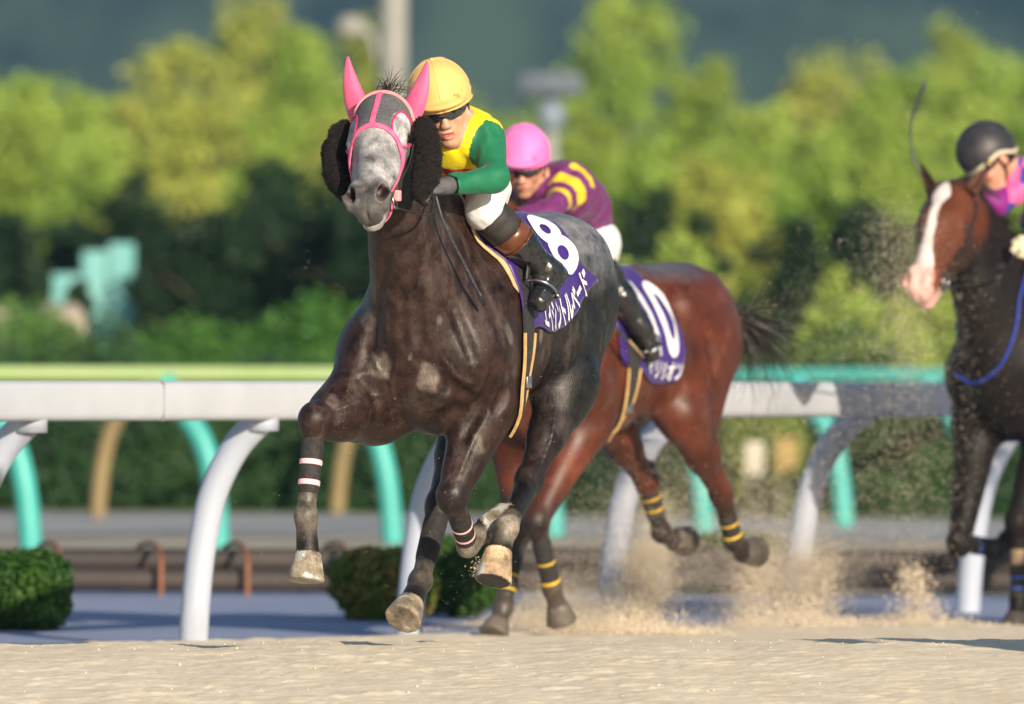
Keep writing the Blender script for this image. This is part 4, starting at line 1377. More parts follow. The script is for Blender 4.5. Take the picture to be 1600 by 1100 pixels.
def F1_hit(px, py, lift):
    h = FR1.hit(F1, px, py); c = FR1.loc((0, 0, CAMZ)); return h + unit(c - h) * lift
J1, T1, P1_ = build_rider1()
# ------------------------------------------------------------------ bay horse behind
FR2 = Frame(.415, 50.2, rad(32), .06)
def plain_head_gear(H, F, o, m_strap, noseband=True):
    for s in (-1, 1):
        c = H.p(.470, -.083, .060 * s)
        ring = [c + H.h * .036 * math.cos(a) + H.n * .032 * math.sin(a) + H.s * s * .006 for a in np.linspace(0, 2 * math.pi, 18)]
        rg = MB().tube(ring, .0048, 8).build("bit_ring", M_steel, o)
        MB().tube([c + H.s * s * .008, H.p(.50, -.085, .03 * s)], .006, 8).build("bit_mouthpiece", M_steel, rg)
        ribbon("cheek_strap", F, [H.p(.06, -.05, .11 * s), H.p(.16, -.08, .11 * s), H.p(.28, -.09, .09 * s), H.p(.40, -.085, .07 * s), H.p(.45, -.083, .062 * s)], .016, .006, m_strap, o)
    ribbon("brow_band", F, [H.p(.10, -.06, -.11), H.p(.07, .03, -.09), H.p(.055, .08, 0), H.p(.07, .03, .09), H.p(.10, -.06, .11)], .016, .006, m_strap, o)

def legs_col(c, V, top, col, nz):
    leg = np.clip((top - V[:, 2] + .05 * nz) / .15, 0, 1)[:, None]
    return c * (1 - leg) + leg * np.array(col)

def make_bay():
    pl, pt = FR2.pl, FR2.pt
    poll = pt(758, 300, .98)
    H = Head(poll, FR2.dirl([-.12, -.40, -.40]), FR2.M @ np.array([-.1, -.7, .7]), 1.0)
    F = Field(); torso_field(F); chest_field(F, .0, .04); neck_field(F, H); head_field(F, H, 1.1)
    A = dict(lf=(pl(838, 815, .12), pl(862, 918, .12), pl(871, 946, .12), pl(878, 972, .12)),
             rf=(pl(812, 828, -.14), pl(787, 948, -.14), pl(779, 972, -.14), pl(771, 992, -.14)),
             lh=(pl(1127, 772, .16), pl(1147, 846, .16), pl(1160, 862, .16), pl(1184, 862, .17)),
             rh=(pl(1010, 752, -.16), pl(1033, 832, -.16), pl(1052, 842, -.16), pl(1074, 846, -.16)))
    fore_leg(F, [.52, .17, 1.04], [.46, .17, .90], *A['lf'], 1, [1, 0, 0])
    fore_leg(F, [.52, -.17, 1.04], [.50, -.17, .88], *A['rf'], -1, [1, 0, 0])
    hind_leg(F, [-.52, .15, 1.25], [-.34, .19, .93], *A['lh'], 1)
    hind_leg(F, [-.52, -.15, 1.25], [-.26, -.18, .93], *A['rh'], -1)
    m = coat_mat("bay_coat", .42, .45, .02, hair=.0009, spec=.38, bscale=6, fleck=(.30, .20, .16), fleck_amt=.25)
    def colf(V, N):
        nz = vnoise(V, 13, 8.0); nz2 = vnoise(V, 15, 26.0)
        c = np.tile(np.array([.088, .019, .008]), (len(V), 1)) * (1 + .25 * nz[:, None])
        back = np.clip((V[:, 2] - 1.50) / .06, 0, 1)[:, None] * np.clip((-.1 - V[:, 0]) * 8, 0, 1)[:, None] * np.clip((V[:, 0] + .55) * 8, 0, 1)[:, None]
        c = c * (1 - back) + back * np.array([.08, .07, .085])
        c = legs_col(c, V, .62, [.020, .013, .012], nz)
        c = legs_col(c, V, .30, [.07, .055, .045], nz)
        for k in A:
            co, so = A[k][2], A[k][3]; ax = unit(so - co); h = (V - co) @ ax; r = np.linalg.norm((V - co) - h[:, None] * ax, axis=1)
            t = ((h > -.006) & (r < .085) & (h < .12))[:, None] * 1.0
            c = c * (1 - t) + t * np.array([.10, .085, .07]) * (1 + .3 * nz2[:, None])
        q = H.inv(V)
        return np.clip(c, .004, .9)
    for g in (((1010, 600), (1000, 640), (985, 670)), ((850, 640), (840, 690), (825, 740)), ((1090, 470), (1110, 540), (1115, 600)), ((1040, 480), (1062, 540), (1066, 600))):
        groove(F, [FR2.hit(F, *q) for q in g], .006, .045, depth=.008)
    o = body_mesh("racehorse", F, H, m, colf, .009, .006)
    FR2.place(o)
    tag(o, "glossy bay racehorse with yellow-taped bandages galloping behind the grey horse's quarters", "horse", "racehorses galloping towards the camera")
    eyes(H, o)
    for s in (-1, 1):
        b = H.p(.0, -.03, .062 * s); t = H.p(-.165, -.03, .085 * s)
        ear_mesh("ear", b, t, H.n, .036, m, o, col=np.tile([.10, .028, .012], (17 * 20, 1)))
    plain_head_gear(H, F, o, M_black)
    for k, f0, f1, tp in (('lf', .25, .95, (.62, .90)), ('rf', .25, .85, (.60, .78)), ('lh', .45, .98, (.62, .86)), ('rh', .15, .75, (.30, .52))):
        bandage(F, o, A[k][0], A[k][1], f0, f1, tp, M_wrap, M_tapeyellow, tw=.022, nu=12)
    dr = Drape(F, (.75, 0, 1.2), (-.75, 0, 1.25), nu=30)
    def uv(px, py): return dr.inv(FR2.hit(F, px, py))
    if DEBUG:
        for nm, q in (("cloth", [(980, 440), (1015, 452), (1045, 480), (1062, 530), (1065, 580), (1000, 575), (950, 555)]), ("ten", [(1000, 450), (1050, 520), (1045, 535)]), ("name", [(1032, 575), (1062, 576), (1035, 545)]), ("girth", [(985, 575), (940, 690), (905, 722)])):
            for p in q: h = FR2.hit(F, *p); print("DBG2", nm, p, np.round(h, 2), np.round(dr.inv(h), 3))
    outline = [(.305, 0), (.325, .16), (.345, .27), (.378, .36), (.392, .46), (.40, .56), (.41, .61), (.47, .625), (.70, .63), (.90, .62), (.975, .605), (.975, .50), (.955, .37), (.92, .25), (.89, .14), (.88, .0)]
    flap = [(.37, .04), (.375, .18), (.40, .30), (.455, .365), (.53, .36), (.60, .27), (.63, .14), (.64, .04)]
    saddle_set(F, o, dr, outline, "10", ((.71, .51), (1, .0), .225, .37), "マリリオン", ((.60, .608), (1, 0), .355, .080), flap, (.50, .50, .45, .42), M_purple)
    mane_hair(F, H, o, 200, 13, -1)
    tail_hair(F, o, np.array([-.87, 0, 1.40]), 330, .44, 16, drift=(-.70, .28, -.12), width=.0055, spread=.24)
    return F, H, o, dr
DEBUG = False
F2, H2, G2_, DR2 = make_bay()

M_cover_p = mat("pink_cover", (.80, .20, .52), .6, (.74, .16, .46), 10, .0012, 60, sheen=.1)
def jersey2(P, J, T):
    c = np.tile(np.array([.135, .018, .12]), (len(P), 1))
    for s in 'LR':
        sh, el, wr = J['sh' + s], J['el' + s], J['wr' + s]
        a = unit(el - sh); h = (P - sh) @ a; r = np.linalg.norm((P - sh) - h[:, None] * a, axis=1)
        r0 = h - .25 * (r - .05)
        g = (r < .085) & (((r0 > -.045) & (r0 < -.005)) | ((r0 > .035) & (r0 < .085)) | ((r0 > .125) & (r0 < .15)))
        c[g] = (.66, .48, .02)
    return c
def build_rider2():
    fr = FR2; pt, pl = fr.pt, fr.pl
    T = Face(pt(819, 256, .66), fr.dirl([-.06, -.33, .94]), fr.dirl([-.10, -.95, -.32]), 1.07)
    J = dict(pelvis=(.16, -.02, 1.73), waist=(.30, .02, 1.85), chest=(.46, .06, 1.90),
             shL=pt(898, 285, .52), shR=(.52, -.13, 1.86), elL=pt(855, 335, .74), wrL=pt(800, 345, .92), elR=(.66, -.24, 1.66), wrR=(.88, -.06, 1.66),
             hipL=(.18, .07, 1.66), hipR=(.18, -.13, 1.66), knL=(.45, .22, 1.60), anL=pl(1000, 508, .345), toL=pl(1016, 552, .33),
             knR=(.44, -.20, 1.58), anR=(.16, -.345, 1.34), toR=(.29, -.345, 1.25), side=(0, 1, 0))
    J['palmL'] = np.array([.2, -.5, -.8]); J['palmR'] = np.array([.2, .5, -.8])
    b = rider("person", fr, T, J, jersey2, M_cover_p, "jockey in purple silks with yellow sleeve hoops and a pink helmet on the bay horse", "jockeys riding in the race",
              M_glove, boot_top=M_black, helm=dict(cover=M_cover_p, dark_lens=True, strap_col=None, tilt=-.02), mouth=.0, skin=(.50, .25, .17))
    J = {a: np.array(v, float) for a, v in J.items() if v is not None}
    stirrup(fr, J, 'L', G2_, None, np.array([.30, .285, 1.44])); stirrup(fr, J, 'R', G2_, None, np.array([.30, -.285, 1.44]))
    for s, w, e in ((1, J['wrL'], J['elL']), (-1, J['wrR'], J['elR'])):
        a = H2.p(.475, -.115, .066 * s); q = w + unit(w - e) * .05
        MB().tube(catmull([a, mid(a, q) + np.array([-.02, .05 * s, -.06]), q], 8), .007, 8, flat=.4).build("rein", M_black, G2_)
    # whip carried low along the flank
    a = pl(952, 500, .37); c = pl(1002, 560, .40); h0 = mid(np.array(J['wrL']), a, .5)
    wo = MB().tube([J['wrL'] + unit(J['wrL'] - J['elL']) * .05, a, c], [.008, .008, .009], 8).build("whip", M_whip, None); fr.place(wo)
    tag(wo, "black riding whip lying along the bay horse's saddle cloth below the jockey's boot", "whip")
    MB().tube([mid(a, c, .55) + np.array([0, .011, .004]), c + np.array([0, .011, .004])], .006, 8, flat=.5).build("whip_flap", M_cream, wo)
    return J, b, wo
J2, J2_OBJ, W2_OBJ = build_rider2()

def copy_tree(o, parent=None, dx=(0, 0, 0)):
    c = o.copy(); COL.objects.link(c)
    if parent: c.parent = parent
    for ch in list(o.children): copy_tree(ch, c)
    return c
# ------------------------------------------------------------------ blazed horse at the edge
FR3 = Frame(2.56, 53.65, rad(25), .10)
def make_blaze():
    pl, pt = FR3.pl, FR3.pt
    H = Head(pt(1494, 284, 1.02), FR3.dirl([-.165, -.36, -.43]), FR3.M @ np.array([-.30, -.70, .66]), 1.16)
    F = Field(); torso_field(F); chest_field(F, .0, .04); neck_field(F, H); head_field(F, H, 1.1)
    A = dict(rf=(pl(1499, 848, -.15), pl(1553, 858, -.14), pl(1572, 846, -.14), pl(1596, 832, -.14)),
             lf=(pl(1590, 815, .12), pl(1592, 935, .12), pl(1588, 962, .12), pl(1584, 985, .12)))
    A['lh'] = tuple(np.array(v, float) for v in ((-.80, .16, .56), (-.95, .16, .30), (-1.02, .16, .22), (-1.10, .16, .17)))
    A['rh'] = tuple(np.array(v, float) for v in ((-.55, -.16, .50), (-.62, -.16, .22), (-.56, -.16, .10), (-.52, -.16, .03)))
    fore_leg(F, [.52, -.17, 1.04], [.50, -.17, .86], *A['rf'], -1, [1, 0, 0])
    fore_leg(F, [.52, .17, 1.04], [.44, .17, .88], *A['lf'], 1, [1, 0, 0])
    hind_leg(F, [-.52, .15, 1.25], [-.34, .19, .93], *A['lh'], 1)
    hind_leg(F, [-.52, -.15, 1.25], [-.26, -.18, .93], *A['rh'], -1)
    m = coat_mat("dark_bay_coat", .58, .35, .03, hair=.0009, spec=.25, bscale=6)
    def colf(V, N):
        nz = vnoise(V, 23, 8.0); nz2 = vnoise(V, 25, 30.0)
        c = np.tile(np.array([.008, .0055, .0055]), (len(V), 1)) * (1 + .3 * nz[:, None])
        q = H.inv(V)
        on = np.clip(q[:, 0] / .05, 0, 1) * np.clip((q[:, 1] + .22) / .06, 0, 1) * (np.abs(q[:, 2]) < .2) * (q[:, 0] < .75)
        hc = np.tile(np.array([.115, .032, .013]), (len(V), 1)) * (1 + .3 * nz[:, None])
        ck = np.clip((-.055 - q[:, 1] + .01 * nz) / .035, 0, 1)[:, None] * np.clip((q[:, 0] - .12) / .08, 0, 1)[:, None] * .92
        hc = hc * (1 - ck) + ck * np.array([.03, .014, .010])
        c = c * (1 - on[:, None]) + hc * on[:, None]
        wid = np.interp(q[:, 0], [.05, .10, .14, .20, .35, .45, .52, .62], [0, .026, .040, .019, .022, .036, .062, .07])
        bl = ((np.abs(q[:, 2] + .004) + .004 * nz2 < wid) & (q[:, 1] > np.interp(q[:, 0], [.4, .5], [-.03, -.16])) & (on > .5))
        pk = np.clip((q[:, 0] - .44) / .08, 0, 1)[:, None]
        bc = (1 - pk) * np.array([.70, .64, .62]) + pk * np.array([.62, .36, .33])
        c[bl] = bc[bl] if bc.shape == c.shape else bc
        for k in A:
            co, so = A[k][2], A[k][3]; ax = unit(so - co); h = (V - co) @ ax; r = np.linalg.norm((V - co) - h[:, None] * ax, axis=1)
            t = ((h > -.006) & (r < .085) & (h < .12))[:, None] * 1.0
            c = c * (1 - t) + t * np.array([.06, .05, .045])
        wp = (np.linalg.norm(V - mid(A['lf'][0], A['lf'][1], .45), axis=1) < .05)
        c[wp] = (.22, .15, .10)
        return np.clip(c, .004, .9)
    o = body_mesh("racehorse", F, H, m, colf, .010, .006)
    FR3.place(o)
    tag(o, "dark racehorse with a white blaze and pink muzzle at the edge of the photo", "horse", "racehorses galloping towards the camera")
    eyes(H, o)
    dk = np.tile([.05, .018, .010], (17 * 20, 1))
    ear_mesh("ear", pt(1460, 305, 1.04), pt(1440, 256, 1.0), [1, -.3, 0], .038, m, o, col=dk, wide=True)
    ear_mesh("ear", pt(1515, 300, 1.10), pt(1540, 262, 1.04), [1, .2, .3], .040, m, o, col=dk * 1.3, wide=True)
    plain_head_gear(H, F, o, M_black)
    for k, f0, f1, tp in (('rf', .35, 1.0, (.45,)), ('lf', .55, .98, (.72, .86))):
        bandage(F, o, A[k][0], A[k][1], f0, f1, tp, M_wrap, M_tapeblue, tw=.025)
    # blue neck cord
    P = [pt(1566, 420, .55), FR3.hit(F, 1590, 470, .0), FR3.hit(F, 1584, 520, .0), FR3.hit(F, 1562, 572, .0), FR3.hit(F, 1525, 598, .0), FR3.hit(F, 1495, 585, .0), FR3.hit(F, 1478, 545, .0), FR3.hit(F, 1474, 500, 0)]
    P = F.snap(np.array(catmull(P[1:6], 8)), .008)
    MB().tube([P[0] + np.array([-.2, 0, .25]), P[0] + np.array([-.08, 0, .12])] + list(P), .008, 8).build("neck_cord", M_cord, o)
    mane_hair(F, H, o, 300, 23, 1, (.06, .13), .007, .5)
    tail_hair(F, o, np.array([-.87, 0, 1.42]), 300, .6, 26)
    dr = Drape(F, (.75, 0, 1.2), (-.75, 0, 1.25), nu=26)
    outline = [(.305, 0), (.325, .16), (.345, .27), (.378, .36), (.392, .46), (.40, .56), (.41, .64), (.47, .66), (.70, .665), (.93, .655), (1.03, .64), (1.03, .52), (1.01, .38), (.97, .25), (.94, .14), (.93, .0)]
    V = cloth_part("saddle_cloth", dr, outline + [(u, -a) for u, a in outline][::-1], .014, .005, M_lav, o)
    flap = [(.37, .04), (.375, .18), (.40, .30), (.455, .365), (.53, .36), (.60, .27), (.63, .14), (.64, .04)]
    cloth_part("saddle_flap", dr, flap, .034, .010, M_rubber, o, .025); cloth_part("saddle_flap", dr, mirror(flap), .034, .010, M_rubber, o, .025)
    G = Field(); G.cone([.40, 0, 1.62], [.05, 0, 1.60], .05, .05, .03, [0, 1, 0], 1.9); Pp, f = G.surf(.009); mesh_np("saddle_seat", Pp, f, M_rubber, o)
    return F, H, o
M_cord = mat("blue_cord", (.012, .03, .26), .6, (.02, .05, .34), 60, .001, 200)
M_lav = mat("lavender_cloth", (.42, .44, .66), .6, (.36, .38, .60), 12)
F3, H3, G3_ = make_blaze()
M_cover_b = mat("black_cover", (.022, .021, .025), .5, (.04, .036, .042), 14, .0012, 60)
M_tapewhite = mat("pale_helmet_band", (.66, .58, .42), .6, (.58, .50, .36), 30)
def jersey3(P, J, T):
    c = np.tile(np.array([.02, .055, .36]), (len(P), 1))
    for s in 'LR':
        sh, el = J['sh' + s], J['el' + s]
    g = ((np.floor(P[:, 0] / .085) + np.floor(P[:, 1] / .085) + np.floor(P[:, 2] / .085)) % 2) == 0
    c[g] = (.72, .12, .30)
    w = J['wrR']; h = np.linalg.norm(P - w, axis=1); c[(h < .20)] = (.22, .012, .20)
    return c
def build_rider3():
    fr = FR3; pt, pl = fr.pt, fr.pl
    T = Face(pt(1549, 250, .66), fr.dirl([-.64, -.12, .76]), fr.dirl([-.72, -.34, -.60]), 1.14)
    J = dict(pelvis=(.05, .08, 1.66), waist=(.20, .10, 1.74), chest=(.42, .16, 1.80),
             shL=pt(1640, 260, .50), shR=pt(1606, 285, .56), elL=pt(1640, 345, .66), wrL=pt(1612, 372, .80), elR=pt(1560, 318, .72), wrR=pt(1512, 303, .84),
             hipL=(.08, .15, 1.62), hipR=(.08, -.06, 1.62), knL=(.45, .24, 1.56), anL=(.16, .345, 1.34), toL=(.29, .345, 1.25),
             knR=(.45, -.20, 1.56), anR=(.16, -.345, 1.34), toR=(.29, -.345, 1.25), side=(0, 1, 0))
    J['palmL'] = np.array([.2, -.5, -.8]); J['palmR'] = np.array([.2, .5, -.8])
    b = rider("person", fr, T, J, jersey3, M_cover_b, "jockey in blue and pink silks with a black helmet, looking down on the blazed horse", "jockeys riding in the race",
              M_glovecream, boot_top=M_black, helm=dict(cover=M_cover_b, dark_lens=True, strap_col=None, tilt=-.02, band=M_tapewhite, ribs=False, brim=False), mouth=.0, skin=(.58, .27, .18))
    # pale band along the helmet edge
    for s in (-1, 1):
        for a, c in ((T.p(.06, .10 * s, .012), M_brass),):
            MB().ball(a, .017, 12).build("helmet_buckle", c, b)
    J = {a: np.array(v, float) for a, v in J.items() if v is not None}
    stirrup(fr, J, 'L', G3_, None, np.array([.30, .285, 1.44])); stirrup(fr, J, 'R', G3_, None, np.array([.30, -.285, 1.44]))
    for s, w, e in ((1, J['wrL'], J['elL']), (-1, J['wrR'], J['elR'])):
        a = H3.p(.475, -.115, .066 * s); q = w + unit(w - e) * .05
        MB().tube(catmull([a, mid(a, q) + np.array([-.02, .03 * s, -.05]), q], 8), .009, 8, flat=.4).build("rein", M_black, G3_)
    pts = [J['wrR'] + unit(J['wrR'] - J['elR']) * .05, pt(1470, 300, .86), pt(1436, 268, .86), pt(1424, 225, .86), pt(1426, 185, .86), pt(1447, 126, .86)]
    wo = MB().tube(catmull(pts, 6), [.009] * 18 + [.0065] * 7 + [.011] * 6, 8, flat=.8).build("whip", M_whip, None); fr.place(wo)
    tag(wo, "black whip held upright, bending above the blazed horse's ears", "whip")
M_brass = mat("brass", (.45, .30, .10), .35, metal=1.0)
build_rider3()
# ------------------------------------------------------------------ ground
def fbm(X, Y, seed, freq, octs=4):
    """tileless 2-D value noise"""
    rs = np.random.RandomState(seed); T = rs.rand(256, 256); out = np.zeros_like(X); amp = 1.0; tot = 0
    for o in range(octs):
        x = X * freq + 17.3 * o; y = Y * freq + 9.1 * o
        xi = np.floor(x).astype(int); yi = np.floor(y).astype(int); xf = x - xi; yf = y - yi
        xf = xf * xf * (3 - 2 * xf); yf = yf * yf * (3 - 2 * yf)
        g = lambda a, b: T[a % 256, b % 256]
        out += amp * ((g(xi, yi) * (1 - xf) + g(xi + 1, yi) * xf) * (1 - yf) + (g(xi, yi + 1) * (1 - xf) + g(xi + 1, yi + 1) * xf) * yf)
        tot += amp; amp *= .5; freq *= 2.03
    return out / tot

def grid_mesh(name, x0, x1, y0, y1, nx, ny, zf, mat_):
    X, Y = np.meshgrid(np.linspace(x0, x1, nx), np.linspace(y0, y1, ny), indexing='ij')
    Z = zf(X, Y); V = np.stack([X, Y, Z], -1).reshape(-1, 3)
    i = np.arange(nx - 1)[:, None] * ny + np.arange(ny - 1)[None]
    F = np.stack([i, i + ny, i + ny + 1, i + 1], -1).reshape(-1, 4)
    return mesh_np(name, V, F, mat_)

def crest_y(X):      # far edge of the loose sand
    return np.interp(X, [-8, -2.2, -1.4, -.4, .5, 1.3, 2.4, 8], [46.0, 48.3, 48.9, 50.3, 51.4, 52.2, 52.9, 56.5])
M_sand = mat("track_sand", (.80, .69, .53), .95, (.70, .59, .44), 5.5, .0025, 60, spec=.2, detail=12, contrast=(.38, .66))
M_farsand = mat("far_sand", (.46, .39, .29), .95, (.36, .33, .29), .9, .01, 12, spec=.1, stretch=(1, 4, 1))
M_apron = mat("shade_blue_apron", (.235, .275, .41), .8, (.30, .34, .48), .55, .006, 20, spec=.25, stretch=(1, 3, 1))  # blue cast of sky-lit shade put into the apron's base colour
M_groundmix = mat("ground_earth", (.30, .27, .20), .95, (.16, .19, .08), .4, .02, 6, spec=.1)
M_path = mat("grey_path", (.30, .31, .34), .85, (.38, .37, .36), .5, .004, 10, spec=.2, stretch=(.4, 4, 1))
M_lawn = mat("lawn_ground", (.10, .16, .03), .9, (.18, .22, .05), .25, .02, 6, spec=.1)

g = grid_mesh("ground", -900, 900, -60, 1700, 60, 60, lambda X, Y: -.06 + 0 * X, M_groundmix); tag(g, kind="structure")
def bank(X, Y):      # harrowed bank of sand along the near side of the track
    hb = np.interp(X, [-4, -2, 0, 2, 4], [.105, .125, .145, .175, .19]) + .026 * (fbm(X, Y * 0, 31, 2.6, 6) - .5)
    yc = 43.0 + .5 * (fbm(X, Y * 0, 32, .6, 3) - .5)
    t = np.where(Y < yc, (yc - Y) / 3.2, (Y - yc) / 1.1)
    return hb * np.clip(1 - t * t, 0, 1) * np.exp(-.35 * t * t)
def sandz(X, Y):
    cy = crest_y(X) + .5 * (fbm(X, Y, 1, .9) - .5)
    e = np.clip((cy - Y) / .7, -1, 1)
    big = .022 * (fbm(X, Y, 2, .8, 3) - .5)
    cl = .022 * np.clip(fbm(X, Y, 3, 6.5, 4) - .50, 0, 1) * 4 * np.clip(.35 + fbm(X, Y, 8, .7, 2), 0, 1)
    fine = .0075 * (fbm(X, Y, 4, 24, 4) - .5)
    z = .014 + big * .6 + cl * .35 + fine
    return np.where(e > 0, -.03 + (z + .03) * np.minimum(1, .35 + e * 1.2), -.03 + (z + .03) * .35 - .08 * (-e)) + bank(X, Y)
s_ = grid_mesh("sand_track", -4.2, 4.4, 37.7, 46.0, 900, 620, sandz, M_sand); tag(s_, kind="structure")
s_ = grid_mesh("sand_track", -4.2, 4.4, 46.0, 56.6, 430, 400, sandz, M_sand); tag(s_, kind="structure")
def sandfar(X, Y):
    ins = (X > -3.95) & (X < 3.95) & (Y > 38.05) & (Y < 56)
    return np.where(ins, -.055, np.where(Y < crest_y(X) - .2, .004 + .03 * (fbm(X, Y, 9, .8) - .5), -.05))
s_ = grid_mesh("sand_track", -30, 30, -20, 60, 400, 420, sandfar, M_sand); tag(s_, kind="structure")
# clods lying on the sand
rs = np.random.RandomState(77); mb = MB()
def clod(mb, c, r):
    V = [unit(v) * r * rs.uniform(.7, 1.25) for v in ((1, 0, 0), (-1, 0, 0), (0, 1, 0), (0, -1, 0), (0, 0, 1), (0, 0, -1))]
    mb.add([v * [1, 1, .7] + np.array(c) for v in V], [(0, 2, 4), (2, 1, 4), (1, 3, 4), (3, 0, 4), (2, 0, 5), (1, 2, 5), (3, 1, 5), (0, 3, 5)])
for _ in range(260):
    x = rs.uniform(-2.6, 2.8); y = rs.uniform(40.3, 43.3) if _ % 3 else rs.normal(43.0, .25)
    r = min(.016, .002 + rs.exponential(.0016)); z = float(sandz(np.array([[x]]), np.array([[y]]))[0, 0])
    clod(mb, (x, y, z + r * .25), r)
o = mb.build("sand_clods", M_sand); tag(o, kind="stuff")

# apron behind the near rail, path, far strips
def strip(name, y0l, y1l, z, m, slope=1.6):
    V = [(-60, y0l - 60 * slope * .5, z), (60, y0l + 60 * slope * .5, z), (60, y1l + 60 * slope * .5, z), (-60, y1l - 60 * slope * .5, z)]
    o = mesh_np(name, np.array(V), [[0, 1, 2, 3]], m, None, False); tag(o, kind="structure"); return o
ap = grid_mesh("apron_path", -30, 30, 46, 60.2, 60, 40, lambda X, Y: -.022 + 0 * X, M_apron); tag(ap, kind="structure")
o = mesh_np("far_sand_track", np.array([(-60, 60.2, -.030), (60, 60.2, -.030), (60, 86, -.030), (-60, 86, -.030)]), [[0, 1, 2, 3]], M_farsand, None, False); tag(o, kind="structure")
o = mesh_np("grey_path", np.array([(-60, 78, -.022), (60, 78, -.022), (60, 88, -.022), (-60, 88, -.022)]), [[0, 1, 2, 3]], M_path, None, False); tag(o, kind="structure")
o = mesh_np("lawn", np.array([(-400, 88, -.030), (400, 88, -.030), (400, 520, -.030), (-400, 520, -.030)]), [[0, 1, 2, 3]], M_lawn, None, False); tag(o, kind="structure")

# ------------------------------------------------------------------ rails
M_rail = mat("white_rail_paint", (.52, .54, .59), .42, (.47, .49, .54), 3.0, .0006, 60, spec=.5)  # slight blue in the white stands in for shade along the rail
M_railpost = mat("white_post_paint_shaded", (.43, .47, .57), .5, (.30, .32, .37), 5.0, .0008, 40, contrast=(.55, .72), stretch=(1, 1, .35))  # blue tint stands in for shade on the white posts; darker blotches are scuffs
M_cyan = mat("turquoise_paint", (.06, .42, .38), .45, (.05, .37, .34), 3)
M_lime = mat("lime_paint", (.40, .54, .20), .45, (.46, .58, .27), 1.2)
M_tanp = mat("tan_paint", (.27, .20, .09), .6, (.23, .17, .08), 4)
M_joint = mat('rail_joint', (.20, .20, .21), .7)
def running_rail(name, p0, p1, h, sec, overhang, post_xy, r_post, m_rail, m_post, label, cat="rail", ext=(8, 8), m2=None, split=0.0, group="course rails"):
    """rail bar carried on goose-neck posts; overhang > 0 leans towards the camera side"""
    p0 = np.array([*p0, 0.]); p1 = np.array([*p1, 0.]); u = unit(p1 - p0); n = np.array([u[1], -u[0], 0])
    root = empty(name, tuple(p0)); tag(root, label, cat, group)
    def sec_mesh(a, b, mm, nm, lift=0):
        V = []; F = []
        w, t = sec; prof = []
        for k in range(24):
            an = 2 * math.pi * k / 24; ca, sa = math.cos(an), math.sin(an)
            prof.append((w * math.copysign(abs(ca) ** .45, ca), t * math.copysign(abs(sa) ** .45, sa)))
        L = np.linalg.norm(b - a); m = max(2, int(L / .6))
        for i in range(m + 1):
            c = a + (b - a) * i / m + n * overhang + np.array([0, 0, h - t])
            for x, z in prof: V.append(c + n * x + np.array([0, 0, z]) - p0)
        for i in range(m):
            for k in range(24): F.append([i * 24 + k, i * 24 + (k + 1) % 24, (i + 1) * 24 + (k + 1) % 24, (i + 1) * 24 + k])
        F.append(list(range(24))[::-1]); F.append([m * 24 + k for k in range(24)])
        return mesh_np(nm, np.array(V), F, mm, root)
    a = p0 - u * ext[0]; b = p1 + u * ext[1]
    if m2 is None: bar = sec_mesh(a, b, m_rail, "rail_bar")
    else:
        q = p0 + u * split; sec_mesh(a, q, m2, "rail_bar"); sec_mesh(q + u * .012, b, m_rail, "rail_bar")
    if r_post > .055 and overhang > 0:
        L = np.linalg.norm(b - a); jn = MB()
        for q in np.arange(1.2, L, 3.9):
            c = a + u * q + n * overhang + np.array([0, 0, h - sec[1]]) - p0
            R = np.stack([u, n, [0, 0, 1.]], 1)
            jn.box(c, (.004, sec[0] * 1.012, sec[1] * 1.012), R=R, bev=.003)
        jn.build("rail_joint", M_joint, root)
    for xy in post_xy:
        f = np.array([*xy, 0.])
        pts = [f + np.array([0, 0, -.05]), f + n * overhang * .04 + np.array([0, 0, .18]), f + n * overhang * .12 + np.array([0, 0, .42]), f + n * overhang * .28 + np.array([0, 0, .65]),
               f + n * overhang * .58 + np.array([0, 0, .84]), f + n * overhang * .95 + np.array([0, 0, h - sec[1] * 1.9])]
        po = MB().tube([p - p0 for p in catmull(pts, 6)], r_post, 18).build("rail_post", m_post, root)
        if overhang > 0 and r_post > .055:
            e = f + n * overhang * .95 + np.array([0, 0, h - sec[1] * 1.95]) - p0
            MB().tube([e - np.array([0, 0, .05]), e + np.array([0, 0, .03])], r_post * 1.15, 16).build("rail_clamp", m_post, po)
    return root
A_ = np.array([-1.357, 48.7]); B_ = np.array([2.274, 56.55]); du = (B_ - A_) / 4
rail1 = running_rail("running_rail", A_, B_, 1.125, (.065, .083), .34, [A_ + du * k for k in (-4, -3, -2, -1, 0, 1, 2, 3, 4, 5, 6)], .062, M_rail, M_railpost,
    "white running rail on curved white posts right behind the horses", ext=(14, 14))
A2 = np.array([-2.94, 69.8]); B2 = np.array([1.38, 81.1]); du = (B2 - A2) / 4
rail2 = running_rail("running_rail", A2, B2, 1.14, (.045, .047), -.42, [A2 + du * k for k in (-3, -2, -1, 0, 1, 2, 3, 4, 5, 6)], .072, M_cyan, M_cyan,
    "turquoise and lime running rail on turquoise curved posts beyond the white rail", ext=(14, 18), m2=M_lime, split=6.9)
A3 = np.array([-3.09, 85.0]); B3 = np.array([-1.36, 88.9]); du = (B3 - A3)
rail3 = running_rail("running_rail", A3, B3, 1.08, (.03, .03), .42, [A3 + du * k for k in (-2, -1, 0, 1, 2, 3, 4)], .062, M_tanp, M_tanp,
    "tan running rail with tan curved posts in front of the hedge", ext=(10, 20))

